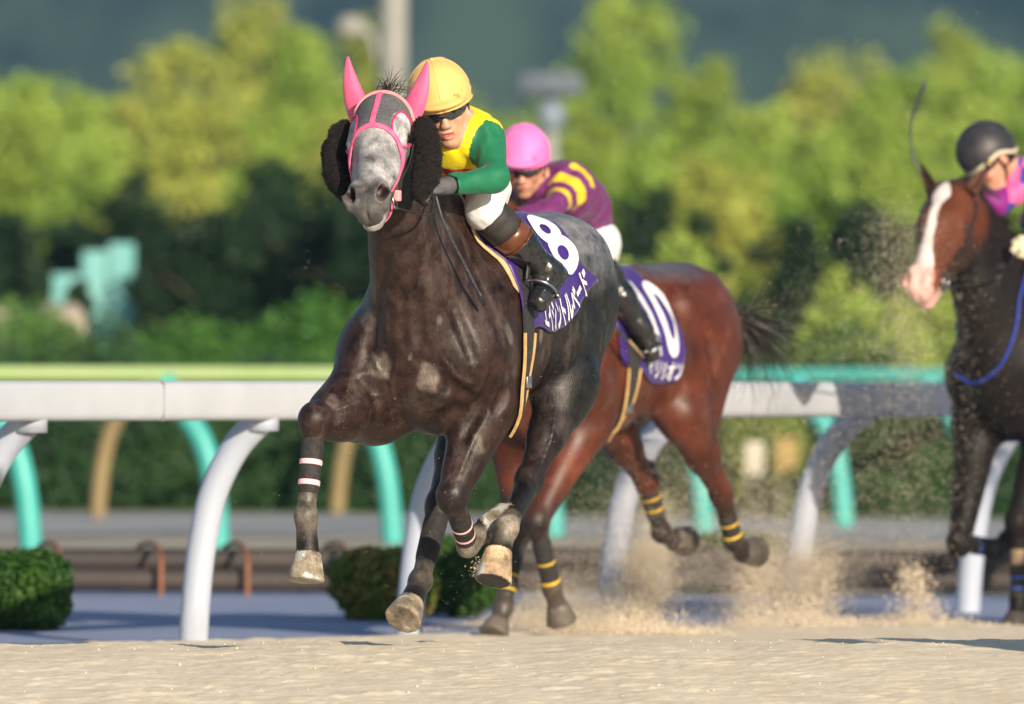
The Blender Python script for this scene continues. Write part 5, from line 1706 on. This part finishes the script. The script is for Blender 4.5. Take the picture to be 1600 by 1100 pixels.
# ------------------------------------------------------------------ drain pipes and hoops
M_pipe = mat("brown_pipe", (.035, .027, .026), .7, (.055, .042, .036), 2, .003, 20)
M_rust = mat("rusty_rod", (.30, .115, .05), .7, (.20, .08, .04), 20)
def along(y, x): return y + .30 * x
for i, (yo, z, r) in enumerate(((59.6, .060, .058), (60.0, .155, .062))):
    pts = [(x, along(yo, x), z + .008 * math.sin(x * 1.3 + i)) for x in np.linspace(-14, 14, 40)]
    o = MB().tube(pts, r, 12).build("drain_pipe", M_pipe); tag(o, ("lower brown pipe lying along the far edge of the apron", "upper brown pipe resting behind the lower one along the apron")[i], "pipe", "drain pipes")
hl = ["half hidden at the bush end of the row", "second from the picture's left", "beside the curved white rail post", "just left of the grey's hoof"]
for k, px in enumerate((100, 255, 388, 545)):
    b = at(px, 922, 59.45); x = b.x
    pts = [(x - .17, along(60.3, x), -.04), (x - .16, along(60.25, x), .15), (x - .12, along(60.1, x), .225), (x - .04, along(59.85, x), .235), (x - .0, along(59.5, x), .17), (x + .005, along(59.45, x), .06), (x + .005, along(59.45, x), -.06)]
    o = MB().tube(catmull(pts, 5), .014, 8).build("hoop_peg", M_rust)
    tag(o, "rusty curved hoop pinning the brown pipes, " + hl[k], "hoop", "hoops over the pipes")
# ------------------------------------------------------------------ plants and far things
def leaf_mat(name, c1, c2, trans=.25, scale=.35):
    m, nt, b = nodes_of(name); L = nt.links.new
    tc = nt.nodes.new("ShaderNodeTexCoord"); n = nt.nodes.new("ShaderNodeTexNoise"); n.inputs["Scale"].default_value = scale; n.inputs["Detail"].default_value = 3
    L(tc.outputs["Object"], n.inputs["Vector"])
    r = nt.nodes.new("ShaderNodeMapRange"); r.inputs[1].default_value = .35; r.inputs[2].default_value = .65; L(n.outputs[0], r.inputs[0])
    mx = nt.nodes.new("ShaderNodeMix"); mx.data_type = 'RGBA'; mx.inputs[6].default_value = (*c1, 1); mx.inputs[7].default_value = (*c2, 1)
    L(r.outputs[0], mx.inputs[0]); L(mx.outputs[2], b.inputs["Base Color"])
    b.inputs["Roughness"].default_value = .55; b.inputs["Specular IOR Level"].default_value = .25
    tr = nt.nodes.new("ShaderNodeBsdfTranslucent"); L(mx.outputs[2], tr.inputs[0])
    ms = nt.nodes.new("ShaderNodeMixShader"); ms.inputs[0].default_value = trans
    L(b.outputs[0], ms.inputs[1]); L(tr.outputs[0], ms.inputs[2]); L(ms.outputs[0], nt.nodes["Material Output"].inputs[0])
    return m
M_lf1 = leaf_mat("sunlit_leaves", (.22, .37, .05), (.37, .47, .085), .2, .45)
M_lf2 = leaf_mat("olive_leaves", (.19, .31, .04), (.33, .40, .07), .2, .5)
M_lf3 = leaf_mat("yellow_leaves", (.42, .44, .09), (.33, .39, .07), .2, .5)
M_dk = leaf_mat("pine_needles", (.007, .024, .011), (.022, .052, .018), .1, 1.2)
M_hedge = leaf_mat("hedge_leaves", (.016, .05, .018), (.035, .085, .025), .1, 1.0)
M_boxb = leaf_mat("clipped_bush_leaves", (.022, .070, .010), (.05, .12, .016), .15, 5)
M_boxc = leaf_mat("yellowing_bush_leaves", (.09, .21, .02), (.24, .19, .05), .2, 6)
M_shrub = leaf_mat("bright_shrub_leaves", (.055, .16, .025), (.11, .22, .035), .2, 1.0)
M_bark = mat("bark", (.12, .085, .06), .9, (.06, .045, .035), 8, .01, 30)

def leaf_cloud(C, N, size, rs, rnd=.8):
    """one quad leaf per centre, facing roughly outward"""
    n = len(C); d = N + rs.normal(size=(n, 3)) * rnd; d /= np.linalg.norm(d, axis=1, keepdims=True)
    a = np.cross(d, rs.normal(size=(n, 3))); a /= np.linalg.norm(a, axis=1, keepdims=True) + 1e-9; b = np.cross(d, a)
    s = (size * rs.uniform(.6, 1.35, n))[:, None]
    V = np.stack([C + a * s, C + b * s * .55, C - a * s, C - b * s * .55], 1).reshape(-1, 3)
    F = np.arange(4 * n).reshape(-1, 4)
    return V, F

def crown_points(rs, n_clump, n_leaf, shape, clump_r):
    """clumps spread through a crown volume; leaves on the shell of each clump"""
    C = []; N = []
    for _ in range(n_clump):
        c, out = shape(rs); r = clump_r * rs.uniform(.6, 1.35)
        d = rs.normal(size=(n_leaf, 3)); d /= np.linalg.norm(d, axis=1, keepdims=True)
        rr = r * rs.uniform(.55, 1.0, n_leaf)[:, None]
        C.append(c + d * rr * [1, 1, .75]); N.append(d)
    return np.concatenate(C), np.concatenate(N)

def tree(name, x, y, h, w, leaf, seed, label, cat="tree", group=None, low=.25, nc=70, nl=90, cone=0.0, leafsize=None, trunk=True):
    rs = np.random.RandomState(seed); root = empty(name, (x, y, -.03)); tag(root, label, cat, group)
    ph = rs.uniform(0, 6.28, 6)
    def shape(rs):
        t = rs.uniform(0, 1) ** (.85)
        a = rs.uniform(0, 2 * math.pi)
        lob = 1 + .28 * math.sin(2 * a + ph[0] + 4 * t) + .22 * math.sin(3 * a + ph[1] - 6 * t) + .18 * math.sin(9 * t + ph[2])
        z = h * (low + (1 - low) * t * (1 + .08 * math.sin(3 * a + ph[3]) - .06 * abs(math.sin(2 * a + ph[4]))))
        prof = (1 - cone) * math.sin(math.pi * min(1, .12 + t * .86)) ** .6 + cone * (1 - t * .92)
        r = w * prof * lob * math.sqrt(rs.uniform(.1, 1))
        return np.array([r * math.cos(a), r * math.sin(a), z]), None
    C, N = crown_points(rs, nc, nl, shape, w * (.21 if nc > 100 else .25))
    ls = leafsize or h * .014
    V, F = leaf_cloud(C, N, ls, rs, 1.6)
    if trunk:
        mb = MB(); lean = rs.normal(size=2) * .02 * h
        tp = [np.array([0, 0, -.05]), np.array([lean[0] * .3, lean[1] * .3, h * .3]), np.array([lean[0], lean[1], h * .8])]
        mb.tube(catmull(tp, 5), np.linspace(h * .026, h * .006, 11), 9)
        for k in range(7):
            t = rs.uniform(.25, .7); p = np.array([lean[0] * t, lean[1] * t, h * t]); a = rs.uniform(0, 6.28); L = w * rs.uniform(.5, .9)
            q = p + np.array([math.cos(a) * L, math.sin(a) * L, L * rs.uniform(.3, .8)])
            mb.tube([p, mid(p, q, .5) + [0, 0, .05 * h * 0], q], [h * .011, h * .007, h * .002], 6)
        mb.build("trunk", M_bark, root)
    mesh_np("crown", V, F, leaf, root, False)
    return root

rs = np.random.RandomState(8)
SP = [(20, 230, 168, 1.5, 1), (150, 250, 172, 1.6, 0), (265, 190, 165, 1.3, 2), (440, 170, 170, 1.5, 0), (540, 180, 166, 1.3, 2), (760, 240, 168, 1.5, 0), (920, 170, 172, 1.5, 1), (1040, 220, 166, 1.4, 0), (1130, 250, 160, 1.3, 2), (1260, 230, 168, 1.6, 0), (1380, 250, 162, 1.4, 1), (1530, 260, 168, 1.5, 0)]
spw = ['at the left edge of the understorey', 'left of the pale olive one', 'upright, below the pale yellowish crown', 'under the tallest left-hand tree', 'tucked beside the pink ear', 'behind the yellow silks', 'right of the loudspeaker post', 'behind the pink silks gap', 'above the bay horse croup', 'in the middle of the right-hand side', 'below the upright whip', 'behind the black helmet']
# tall sunlit trees: (px, top py, depth, half width m, material)
TT = [(-60, 130, 205, 2.6, 0), (60, 150, 190, 2.0, 0), (180, 160, 215, 2.2, 1), (285, 100, 200, 1.9, 2), (395, 5, 232, 2.0, 2), (470, 75, 210, 1.8, 0), (560, 60, 238, 1.9, 2),
      (700, 170, 205, 2.2, 1), (830, 190, 222, 2.0, 0), (975, 5, 226, 2.3, 0), (1090, 110, 208, 1.6, 1), (1190, 185, 196, 1.8, 0), (1300, 110, 214, 2.3, 2), (1400, 130, 202, 1.9, 0), (1490, 60, 238, 1.6, 1), (1570, 90, 206, 2.2, 0), (1680, 120, 212, 2.4, 1)]
tl = {0: "yellow-green sunlit tree", 1: "olive green sunlit tree", 2: "pale yellowish sunlit tree"}
where = ["at the far left end of the tree belt", "behind the turquoise panels", "between the turquoise panels and the pale tree", "left of the tallest left-hand tree", "tallest on the left, reaching the hills", "right of the tallest left-hand tree",
         "just left of the grey pole", "behind the pink-eared horse and yellow helmet", "beside the loudspeaker post", "tallest in the middle, right of the loudspeaker post", "low shouldered, right of the tallest middle tree", "in the dip below the hills",
         "left of the upright whip", "behind the upright whip", "thin topped, above the black helmet", "behind the black helmet", "at the far right end of the tree belt"]
for i, (px, py, D, w, k) in enumerate(TT):
    b = at(px, 542, D); h = CAMZ + (542 - py) / FPX * D
    tree("broadleaf_tree", b.x, D, h, w, (M_lf1, M_lf2, M_lf3)[k], 100 + i, tl[k] + " " + where[i], "tree", "sunlit trees beyond the course", low=.03, nc=150, nl=60, cone=.25 if py < 80 else .1, leafsize=.10)
for i, (px, py, D, w, k) in enumerate(SP):
    b = at(px, 542, D); h = CAMZ + (542 - py) / FPX * D
    tree("broadleaf_tree", b.x, D, h, w, (M_lf1, M_lf2, M_lf3)[k], 170 + i, ("shorter lime green tree ", "shorter olive tree ", "shorter yellowish tree ")[k] + spw[i], "tree", "shorter trees in front of the tall belt", low=.02, nc=110, nl=60, cone=.2, leafsize=.08)
# outside the frame to either side, seen from a step aside
for i, px in enumerate((-330, -620, 1960, 2260)):
    b = at(px, 542, 215); tree("broadleaf_tree", b.x, 215, 5.5, 2.6, M_lf1, 150 + i, "yellow-green tree standing outside the photo beyond the course, " + ("left", "far left", "right", "far right")[i], "tree", "sunlit trees beyond the course", low=.05, nc=70, nl=80, leafsize=.10)
# dark young pines in front
DP = [(20, 345, 118, .95), (110, 360, 124, .8), (215, 290, 122, 1.0), (330, 345, 112, 1.0), (430, 255, 116, .85), (500, 300, 112, 1.0), (385, 330, 114, .9), (590, 300, 110, .9), (700, 330, 108, .9), (1010, 315, 112, .75), (1075, 360, 108, .7), (1240, 350, 118, .75), (1350, 310, 114, .85), (1430, 400, 110, .7), (122, 452, 108, .24), (58, 425, 109, .30), (-90, 350, 116, 1.0), (1700, 330, 116, 1.0)]
pl_ = ["at the left edge in front of the turquoise panels", "low in front of the turquoise panels", "right of the turquoise panels", "broad, behind the lime rail", "pointed and tallest, left of the pink-eared horse", "close against the grey horse's neck", "squat, between the pointed pine and the broad one", "behind the grey horse's head",
       "behind the yellow silks", "just right of the purple silks", "above the bay horse's rump", "left of the dust column", "beside the dust column", "behind the blazed muzzle", "tiny, in front of the turquoise panels", "small, over the left end of the turquoise panels", "outside the photo on the left", "outside the photo on the right"]
for i, (px, py, D, w) in enumerate(DP):
    b = at(px, 542, D); h = CAMZ + (542 - py) / FPX * D
    tree("pine_tree", b.x, D, h, w, M_dk, 200 + i, "dark green young pine " + pl_[i], "pine", "young pines behind the hedge", low=.02, nc=90, nl=80, cone=.55, leafsize=.05)
# hedge behind the far rail, one long clipped row
def hedge(name, x0, x1, y, h, d, leaf, seed, label, n, size, group=None, slope=0.0, lump=.12):
    rs = np.random.RandomState(seed)
    u = rs.uniform(0, 1, n); x = x0 + (x1 - x0) * u
    prof = h * (1 + lump * np.sin(x * 2.1 + seed) + lump * .7 * np.sin(x * 5.3 + 2 * seed)) * rs.uniform(.72, 1.1, n)
    a = rs.uniform(0, math.pi, n); r = rs.uniform(.78, 1.02, n) ; z = prof * np.clip(np.sin(a) * 1.25, 0, 1) * r; yy = y + slope * x + d * np.cos(a) * r
    k = rs.rand(n) < .5; z[k] = prof[k] * rs.rand(k.sum()); yy[k] = y + slope * x[k] - d * rs.uniform(.75, 1.0, k.sum())
    C = np.stack([x, yy, z], -1); N = np.stack([0 * x, -np.ones(n), .5 + 0 * x], -1)
    V, F = leaf_cloud(C, N, size, rs)
    root = empty(name, (0, 0, 0)); tag(root, label, "hedge", group)
    mesh_np("foliage", V, F, leaf, root, False)
    core = MB(); m = 60
    for i in range(m):
        xa = x0 + (x1 - x0) * (i + .5) / m; core.box((xa, y + slope * xa, h * .36), ((x1 - x0) / m * .52, d * .5, h * .38))
    core.build("branches", M_dk, root)
    return root
hedge("hedge", -9, 9, 90.5, 1.22, .55, M_hedge, 3, "long dark green hedge filling the gap under the rails", 52000, .036)
hedge("hedge", -9.5, -1.2, 96, 1.42, .5, M_shrub, 5, "bright green low shrubs in a row, left of the grey horse above the lime rail", 22000, .05, lump=.09)
hedge("hedge", .8, 9.5, 99, 1.75, .7, M_lf2, 6, "olive yellow shrubs in a row between the bay's tail and the dust column", 22000, .06, lump=.25)
wd = hedge("woods", -17, 17, 250, 5.2, 3.0, M_lf2, 9, "far woods", 60000, .11, lump=.10)
for k_ in ("label", "category"): del wd[k_]
wd["kind"] = "stuff"
# clipped bushes
def clipped(name, px, py_foot, D, w, h, d, seed, label, leaf=None):
    b = at(px, py_foot, D); rs = np.random.RandomState(seed); n = 9000
    dd = rs.normal(size=(n, 3)); dd /= np.linalg.norm(dd, axis=1, keepdims=True)
    sq = np.sign(dd) * np.abs(dd) ** .8
    lum = 1 + .10 * vnoise(dd, seed, 4) + .07 * vnoise(dd, seed + 1, 11)
    C = sq * [w, d, h * .5] * (lum * rs.uniform(.84, 1.08, n))[:, None] + [0, 0, h * .53]
    V, F = leaf_cloud(C, dd, .017, rs)
    root = empty(name, (b.x, b.y, -.02)); tag(root, label, "bush", "clipped bushes by the rail")
    mesh_np("foliage", V, F, leaf or M_boxb, root, False)
    mb = MB(); mb.ball((0, 0, h * .5), (w * .80, d * .80, h * .42), 16); mb.build("branches", M_dk, root)
    st = MB()
    for k in range(5):
        a = rs.uniform(-.5, .5) * w; st.tube([(a * .5, 0, -.02), (a, rs.uniform(-.1, .1), h * .4)], .012, 6)
    st.build("stem", M_bark, root)
clipped("clipped_bush", 26, 1034, 51.6, .235, .33, .22, 31, "small dark green clipped bush at the left edge behind the rail")
clipped("clipped_bush", 598, 975, 54.0, .235, .33, .24, 32, "bright clipped bush behind the grey's extended right hind hoof", M_boxc)
clipped("clipped_bush", 715, 975, 54.8, .22, .36, .24, 33, "clipped bush between the grey's hind legs beside a white post")
clipped("clipped_bush", 1150, 905, 60.6, .30, .30, .25, 34, "low clipped bush half veiled by dust behind the bay's hind hooves")

# turquoise panels between the pines
M_teal = mat("turquoise_sheet", (.12, .38, .38), .6, (.20, .46, .45), 2)
root = empty("panel_fence", tuple(at(150, 542, 113)[:2]) + (0,)); tag(root, "turquoise sheet panels showing between the dark pines", "fence")
for k, (px, py0, py1, wd) in enumerate(((104, 428, 470, 22), (148, 392, 480, 20), (190, 380, 450, 20), (66, 470, 520, 14))):
    c = at(px, (py0 + py1) / 2, 113); hz = (py1 - py0) / 2 / FPX * 113; zt = c.z + hz
    MB().box((c.x - root.location.x, (k % 2) * .06, zt / 2), (wd / FPX * 113, .02, zt / 2), bev=.004).build("panel", M_teal, root)
    MB().tube([(c.x - root.location.x, .12, 0), (c.x - root.location.x, .12, zt)], .03, 8).build("post", M_steel, root)
M_rock = mat("pale_rock", (.42, .36, .28), .9, (.28, .24, .19), 1.5, .03, 5)
for k, (px, py, w) in enumerate(((20, 548, .26), (105, 540, .17))):
    c = at(px, py, 103.5); G = Field(); rr = np.random.RandomState(60 + k)
    for _ in range(6): G.ell(rr.normal(size=3) * [w * .5, .15, .2] + [0, 0, .55], (w * .7, .3, .55 + .3 * rr.rand()), .12)
    P, f = G.surf(.05, disp=lambda Q: .03 * vnoise(Q, 61, 7)); o = mesh_np("boulder", P, f, M_rock, None, True); o.location = (c.x, 103.5, c.z - 1.05)
    tag(o, ("wide pale boulder above the lime rail at the photo's left edge", "narrow pale boulder above the lime rail, right of the wide one")[k], "boulder", "pale boulders")
    sup = None
# floodlight pole, street lamp, loudspeaker post
M_pole = mat("galvanised_pole", (.34, .34, .33), .5, (.29, .29, .28), 3)
c = at(610, 542, 118); root = empty("floodlight_pole", (c.x, 118, 0)); tag(root, "tall pale grey pole rising out of the picture above the pink-eared horse", "pole")
MB().tube([(0, 0, -.1), (0, 0, 6), (0, 0, 12)], [.17, .145, .12], 20).build("pole_shaft", M_pole, root)
MB().tube([(0, 0, -.05), (0, 0, .12)], .24, 16).build("base_collar", M_pole, root)
mb = MB(); mb.tube([(-1.2, 0, 12), (1.2, 0, 12)], .06, 10); cb = mb.build("crossarm", M_pole, root)
for x in (-.9, -.3, .3, .9): MB().box((x, -.2, 12.15), (.22, .12, .2), bev=.03).build("floodlight", M_pole, root)
c = at(592, 542, 150); root = empty("street_lamp", (c.x, 150, 0)); tag(root, "curved arm street lamp with pale head left of the grey pole", "lamp")
tp = at(592, 120, 150); hd = at(548, 42, 150)
pts = [(0, 0, 0), (0, 0, tp.z - 1), (0, 0, tp.z), ((hd.x - c.x) * .35, 0, hd.z - .12), (hd.x - c.x + .12, 0, hd.z + .02)]
MB().tube(catmull(pts, 6), .045, 10).build("lamp_pole", M_pole, root)
MB().ball((hd.x - c.x, 0, hd.z), (.20, .14, .15), 16).build("lamp_head", mat("lamp_head_grey", (.30, .29, .27), .5), root)
M_spk = mat("grey_enclosure", (.10, .125, .17), .6, (.08, .10, .14), 4)
c = at(857, 542, 122); root = empty("speaker_post", (c.x, 122, 0)); tag(root, "grey boxed loudspeaker on a post behind the pink helmet", "speaker post")
z0 = at(857, 150, 122).z; z1 = at(857, 114, 122).z
MB().box((0, 0, (z0 + z1) / 2), (.34, .25, (z1 - z0) / 2), bev=.03).build("roof_box", M_spk, root)
MB().ball((0, -.02, at(857, 182, 122).z), (.16, .16, .20), 16).build("horn", mat("pale_horn", (.20, .25, .32), .6), root)
MB().tube([(0, 0, -.1), (0, 0, z0)], .085, 14).build("post", M_pole, root)
# marker boards and a yellow shrub low behind the rails on the right
M_hut = mat("cream_board", (.50, .47, .40), .8, (.44, .40, .32), 3); M_ochre = mat("ochre_board", (.34, .24, .08), .8, (.28, .20, .07), 3)
M_yel = leaf_mat("yellow_flowering_leaves", (.30, .34, .04), (.16, .26, .04), .2, 3)
for (px, py, hw, hh, mm, lb) in ((1178, 716, .075, .13, M_hut, "small cream marker board before the hedge, left of the ochre one"), (1228, 712, .085, .14, M_ochre, "small ochre marker board before the hedge, right of the cream one")):
    c = at(px, py, 89.0); root = empty("marker_board", (c.x, 89.0, 0)); tag(root, lb, "sign", "marker boards before the hedge")
    MB().box((0, 0, c.z), (hw, .018, hh), bev=.012).build("board", mm, root)
    for s in (-1, 1): MB().tube([(hw * .6 * s, .03, -.05), (hw * .6 * s, .03, c.z)], .012, 8).build("leg", M_pole, root)
clipped("flowering_shrub", 1190, 790, 89.6, .30, .95, .2, 41, "yellow flowering shrub behind the marker boards under the white rail", M_yel)

# ------------------------------------------------------------------ hills
def hillz(X, Y):
    d = (Y - 1300) / 1300
    r = np.clip(d, 0, 1.3)
    return -8 + 210 * np.clip(r, 0, 1) ** .8 * (.75 + .5 * fbm(X, Y, 21, .0012, 5)) + 26 * r * (fbm(X, Y, 22, .008, 4) - .5) + 10 * r * (fbm(X, Y, 23, .05, 3) - .5)
m, nt, b = nodes_of("hill_forest"); L = nt.links.new
tc = nt.nodes.new("ShaderNodeTexCoord"); mpn = nt.nodes.new("ShaderNodeMapping"); mpn.inputs["Scale"].default_value = (1, .10, 1); L(tc.outputs["Object"], mpn.inputs[0])
n = nt.nodes.new("ShaderNodeTexNoise"); n.inputs["Scale"].default_value = .05; n.inputs["Detail"].default_value = 9; L(mpn.outputs[0], n.inputs["Vector"])
r = nt.nodes.new("ShaderNodeMapRange"); r.inputs[1].default_value = .38; r.inputs[2].default_value = .62; L(n.outputs[0], r.inputs[0])
mx = nt.nodes.new("ShaderNodeMix"); mx.data_type = 'RGBA'; mx.inputs[6].default_value = (.004, .014, .010, 1); mx.inputs[7].default_value = (.07, .105, .05, 1); L(r.outputs[0], mx.inputs[0]); L(mx.outputs[2], b.inputs["Base Color"]); b.inputs["Roughness"].default_value = .9
b.inputs["Specular IOR Level"].default_value = 0
hl_ = grid_mesh("hills", -1600, 1600, 1300, 3300, 260, 160, hillz, m); tag(hl_, kind="structure")
# ------------------------------------------------------------------ air: haze and kicked-up sand
def volume_box(name, lo, hi, dens, col):
    mb = MB(); c = (np.array(lo) + hi) / 2; h = (np.array(hi) - lo) / 2; mb.box(c, h)
    m = bpy.data.materials.new(name); m.use_nodes = True; nt = m.node_tree; nt.nodes.clear()
    o = nt.nodes.new("ShaderNodeOutputMaterial"); v = nt.nodes.new("ShaderNodeVolumePrincipled")
    v.inputs["Color"].default_value = (*col, 1); v.inputs["Density"].default_value = dens; v.inputs["Anisotropy"].default_value = .0
    nt.links.new(v.outputs[0], o.inputs["Volume"])
    ob = mb.build(name, m, smooth=False); return ob, m
HAZE = True
if HAZE:
    hz, hm = volume_box("haze", (-1900, -80, -10), (1900, 3500, 420), .00018, (.34, .62, .95)); tag(hz, kind="stuff")

M_grain = mat("flying_sand", (.78, .67, .52), .9, (.56, .46, .34), 300, spec=.1)
def grains(name, spec, seed, label=None):
    """spec: list of (centre fn(rs,n)->pts, n, size)"""
    rs = np.random.RandomState(seed); Vs = []; Fs = []; off = 0
    T = np.array([(1, 1, 1), (1, -1, -1), (-1, 1, -1), (-1, -1, 1)], float) / 1.73
    TF = np.array([(0, 1, 2), (0, 3, 1), (0, 2, 3), (1, 3, 2)])
    for fn, n, s0, s1 in spec:
        n = int(n * 1.8)
        C = fn(rs, n); s = (s0 + (s1 - s0) * rs.rand(n) ** 2.5)[:, None, None]
        Rv = rs.normal(size=(n, 4, 3)) * .35
        V = C[:, None, :] + (T[None] + Rv) * s
        Vs.append(V.reshape(-1, 3)); Fs.append((TF[None] + 4 * np.arange(n)[:, None, None]).reshape(-1, 3) + off); off += 4 * n
    o = mesh_np(name, np.concatenate(Vs), np.concatenate(Fs), M_grain, None, False); tag(o, kind="stuff"); return o
def wpt(px, py, D): return np.array(at(px, py, D))
def column(px0, py0, px1, py1, D, r0, r1, dy=.5, pw=1.0):
    """spray rising from (px0,py0) to (px1,py1), radius r0 -> r1 in metres"""
    a = wpt(px0, py0, D); b = wpt(px1, py1, D + dy)
    def fn(rs, n):
        t = rs.rand(n) ** pw; c = a + (b - a) * t[:, None]; r = (r0 + (r1 - r0) * t)[:, None]
        return c + rs.normal(size=(n, 3)) * r * [1, 1.6, .7]
    return fn
def mound(px, py, D, w, h):
    a = wpt(px, py, D)
    def fn(rs, n):
        x = rs.normal(size=n) * w; z = np.abs(rs.normal(size=n)) * h * np.exp(-(x / w) ** 2 * .4)
        return a + np.stack([x, rs.normal(size=n) * w * .8, z], -1)
    return fn
spec = [
    (column(990, 985, 1012, 860, 51.5, .075, .05, .8), 12000, .0015, .0055),
    (column(1000, 960, 1026, 780, 51.5, .055, .05, .8), 6500, .0012, .003),
    (mound(985, 1000, 50.5, .26, .06), 5500, .0015, .006),
    (mound(870, 978, 50.6, .16, .10), 9000, .0010, .0028),
    (mound(850, 985, 50.4, .22, .06), 6000, .0010, .003),
    (column(1240, 985, 1262, 880, 53.0, .10, .07, .6), 9000, .0015, .007),
    (column(1262, 900, 1200, 760, 53.0, .12, .25, .6), 7000, .0010, .003),
    (mound(1240, 985, 52.4, .22, .05), 3500, .0015, .006),
    (column(1165, 985, 1190, 850, 51.8, .06, .06, .3), 4500, .0012, .004),
    (column(1440, 985, 1425, 890, 52.6, .06, .035, .3), 1900, .0018, .007),
    (mound(1420, 978, 52.5, .25, .03), 2500, .0015, .005),
    (column(1420, 600, 1400, 330, 52.0, .10, .09, .2), 5000, .0010, .0032),
    (column(1430, 900, 1415, 600, 52.2, .13, .12, .2), 3200, .0009, .0032),
    (column(1330, 760, 1300, 420, 52.0, .22, .16, .4), 2600, .0010, .0030),
    (column(1500, 700, 1480, 380, 52.4, .12, .12, .2), 900, .0009, .0028),
    (column(1060, 960, 1120, 640, 51.5, .35, .30, 1.0), 15000, .0010, .0030),
    (column(950, 930, 985, 720, 50.5, .28, .22, .5), 6000, .0010, .0026),
    (column(745, 890, 765, 880, 43.2, .02, .02, .1), 160, .001, .004),
    (column(700, 900, 760, 500, 42.0, .5, .5, .5), 500, .0006, .0015),
    (column(1100, 700, 1150, 100, 50.0, .9, .9, 1.0), 1400, .0008, .0022),
    (column(520, 870, 560, 640, 42.0, .25, .2, .1), 160, .0006, .0014),
]
grains("sand_spray", spec, 91)
# fine airborne dust behind the hooves
def puff(name, px, py, D, r, dens, seed):
    c = wpt(px, py, D); G = Field(); rr = np.random.RandomState(seed)
    for _ in range(7): G.ell(rr.normal(size=3) * [r[0] * .35, r[1] * .3, r[2] * .25], (r[0] * .6, r[1] * .6, r[2] * .6), .15)
    P, f = G.surf(.05)
    m = bpy.data.materials.new("dust_air"); m.use_nodes = True; nt = m.node_tree; nt.nodes.clear(); L = nt.links.new
    o = nt.nodes.new("ShaderNodeOutputMaterial"); v = nt.nodes.new("ShaderNodeVolumePrincipled"); v.inputs["Color"].default_value = (.80, .72, .62, 1)
    tc = nt.nodes.new("ShaderNodeTexCoord"); n = nt.nodes.new("ShaderNodeTexNoise"); n.inputs["Scale"].default_value = 4.5; n.inputs["Detail"].default_value = 4; L(tc.outputs["Object"], n.inputs["Vector"])
    ln = nt.nodes.new("ShaderNodeVectorMath"); ln.operation = 'LENGTH'; dv = nt.nodes.new("ShaderNodeVectorMath"); dv.operation = 'DIVIDE'; dv.inputs[1].default_value = r; L(tc.outputs["Object"], dv.inputs[0]); L(dv.outputs[0], ln.inputs[0])
    fo = nt.nodes.new("ShaderNodeMapRange"); fo.inputs[1].default_value = .85; fo.inputs[2].default_value = .1; fo.inputs[3].default_value = 0; fo.inputs[4].default_value = 1; L(ln.outputs["Value"], fo.inputs[0])
    rg = nt.nodes.new("ShaderNodeMapRange"); rg.inputs[1].default_value = .38; rg.inputs[2].default_value = .68; rg.inputs[3].default_value = 0; rg.inputs[4].default_value = dens; L(n.outputs[0], rg.inputs[0])
    mu = nt.nodes.new("ShaderNodeMath"); mu.operation = 'MULTIPLY'; L(rg.outputs[0], mu.inputs[0]); L(fo.outputs[0], mu.inputs[1]); L(mu.outputs[0], v.inputs["Density"]); L(v.outputs[0], o.inputs["Volume"])
    ob = mesh_np(name, P, f, m); ob.location = c; tag(ob, kind="stuff"); return ob
puff("dust", 890, 965, 50.7, (.45, .5, .22), 5.0, 1)
puff("dust", 1015, 920, 51.6, (.50, .6, .55), 1.9, 2)
puff("dust", 1225, 915, 53.2, (.65, .6, .55), 1.7, 3)

# two more of the field running just outside the picture on the right; their shadows fall into it
for k, (x, y, sh, lb, lr) in enumerate(((3.45, 40.4, 'a', "bay racehorse galloping alone outside the photo, nearest the camera on the right", "jockey in purple on the bay outside the photo, nearest the camera on the right"),
                                    (4.55, 50.6, 'b', "bay racehorse galloping outside the photo, beyond the blazed horse on the right", "jockey in purple on the bay outside the photo, beyond the blazed horse on the right"))):
    h = copy_tree(G2_); p = copy_tree(J2_OBJ); w = copy_tree(W2_OBJ)
    for o in (h, p, w): o.location = (x, y, FR2.o[2]); o.rotation_euler = (0, 0, -(math.pi / 2 + rad(28)))
    h["label"] = lb; p["label"] = lr; w["label"] = "riding whip beside the bay racehorse " + ("nearest the camera outside the photo" if k == 0 else "farther back outside the photo")
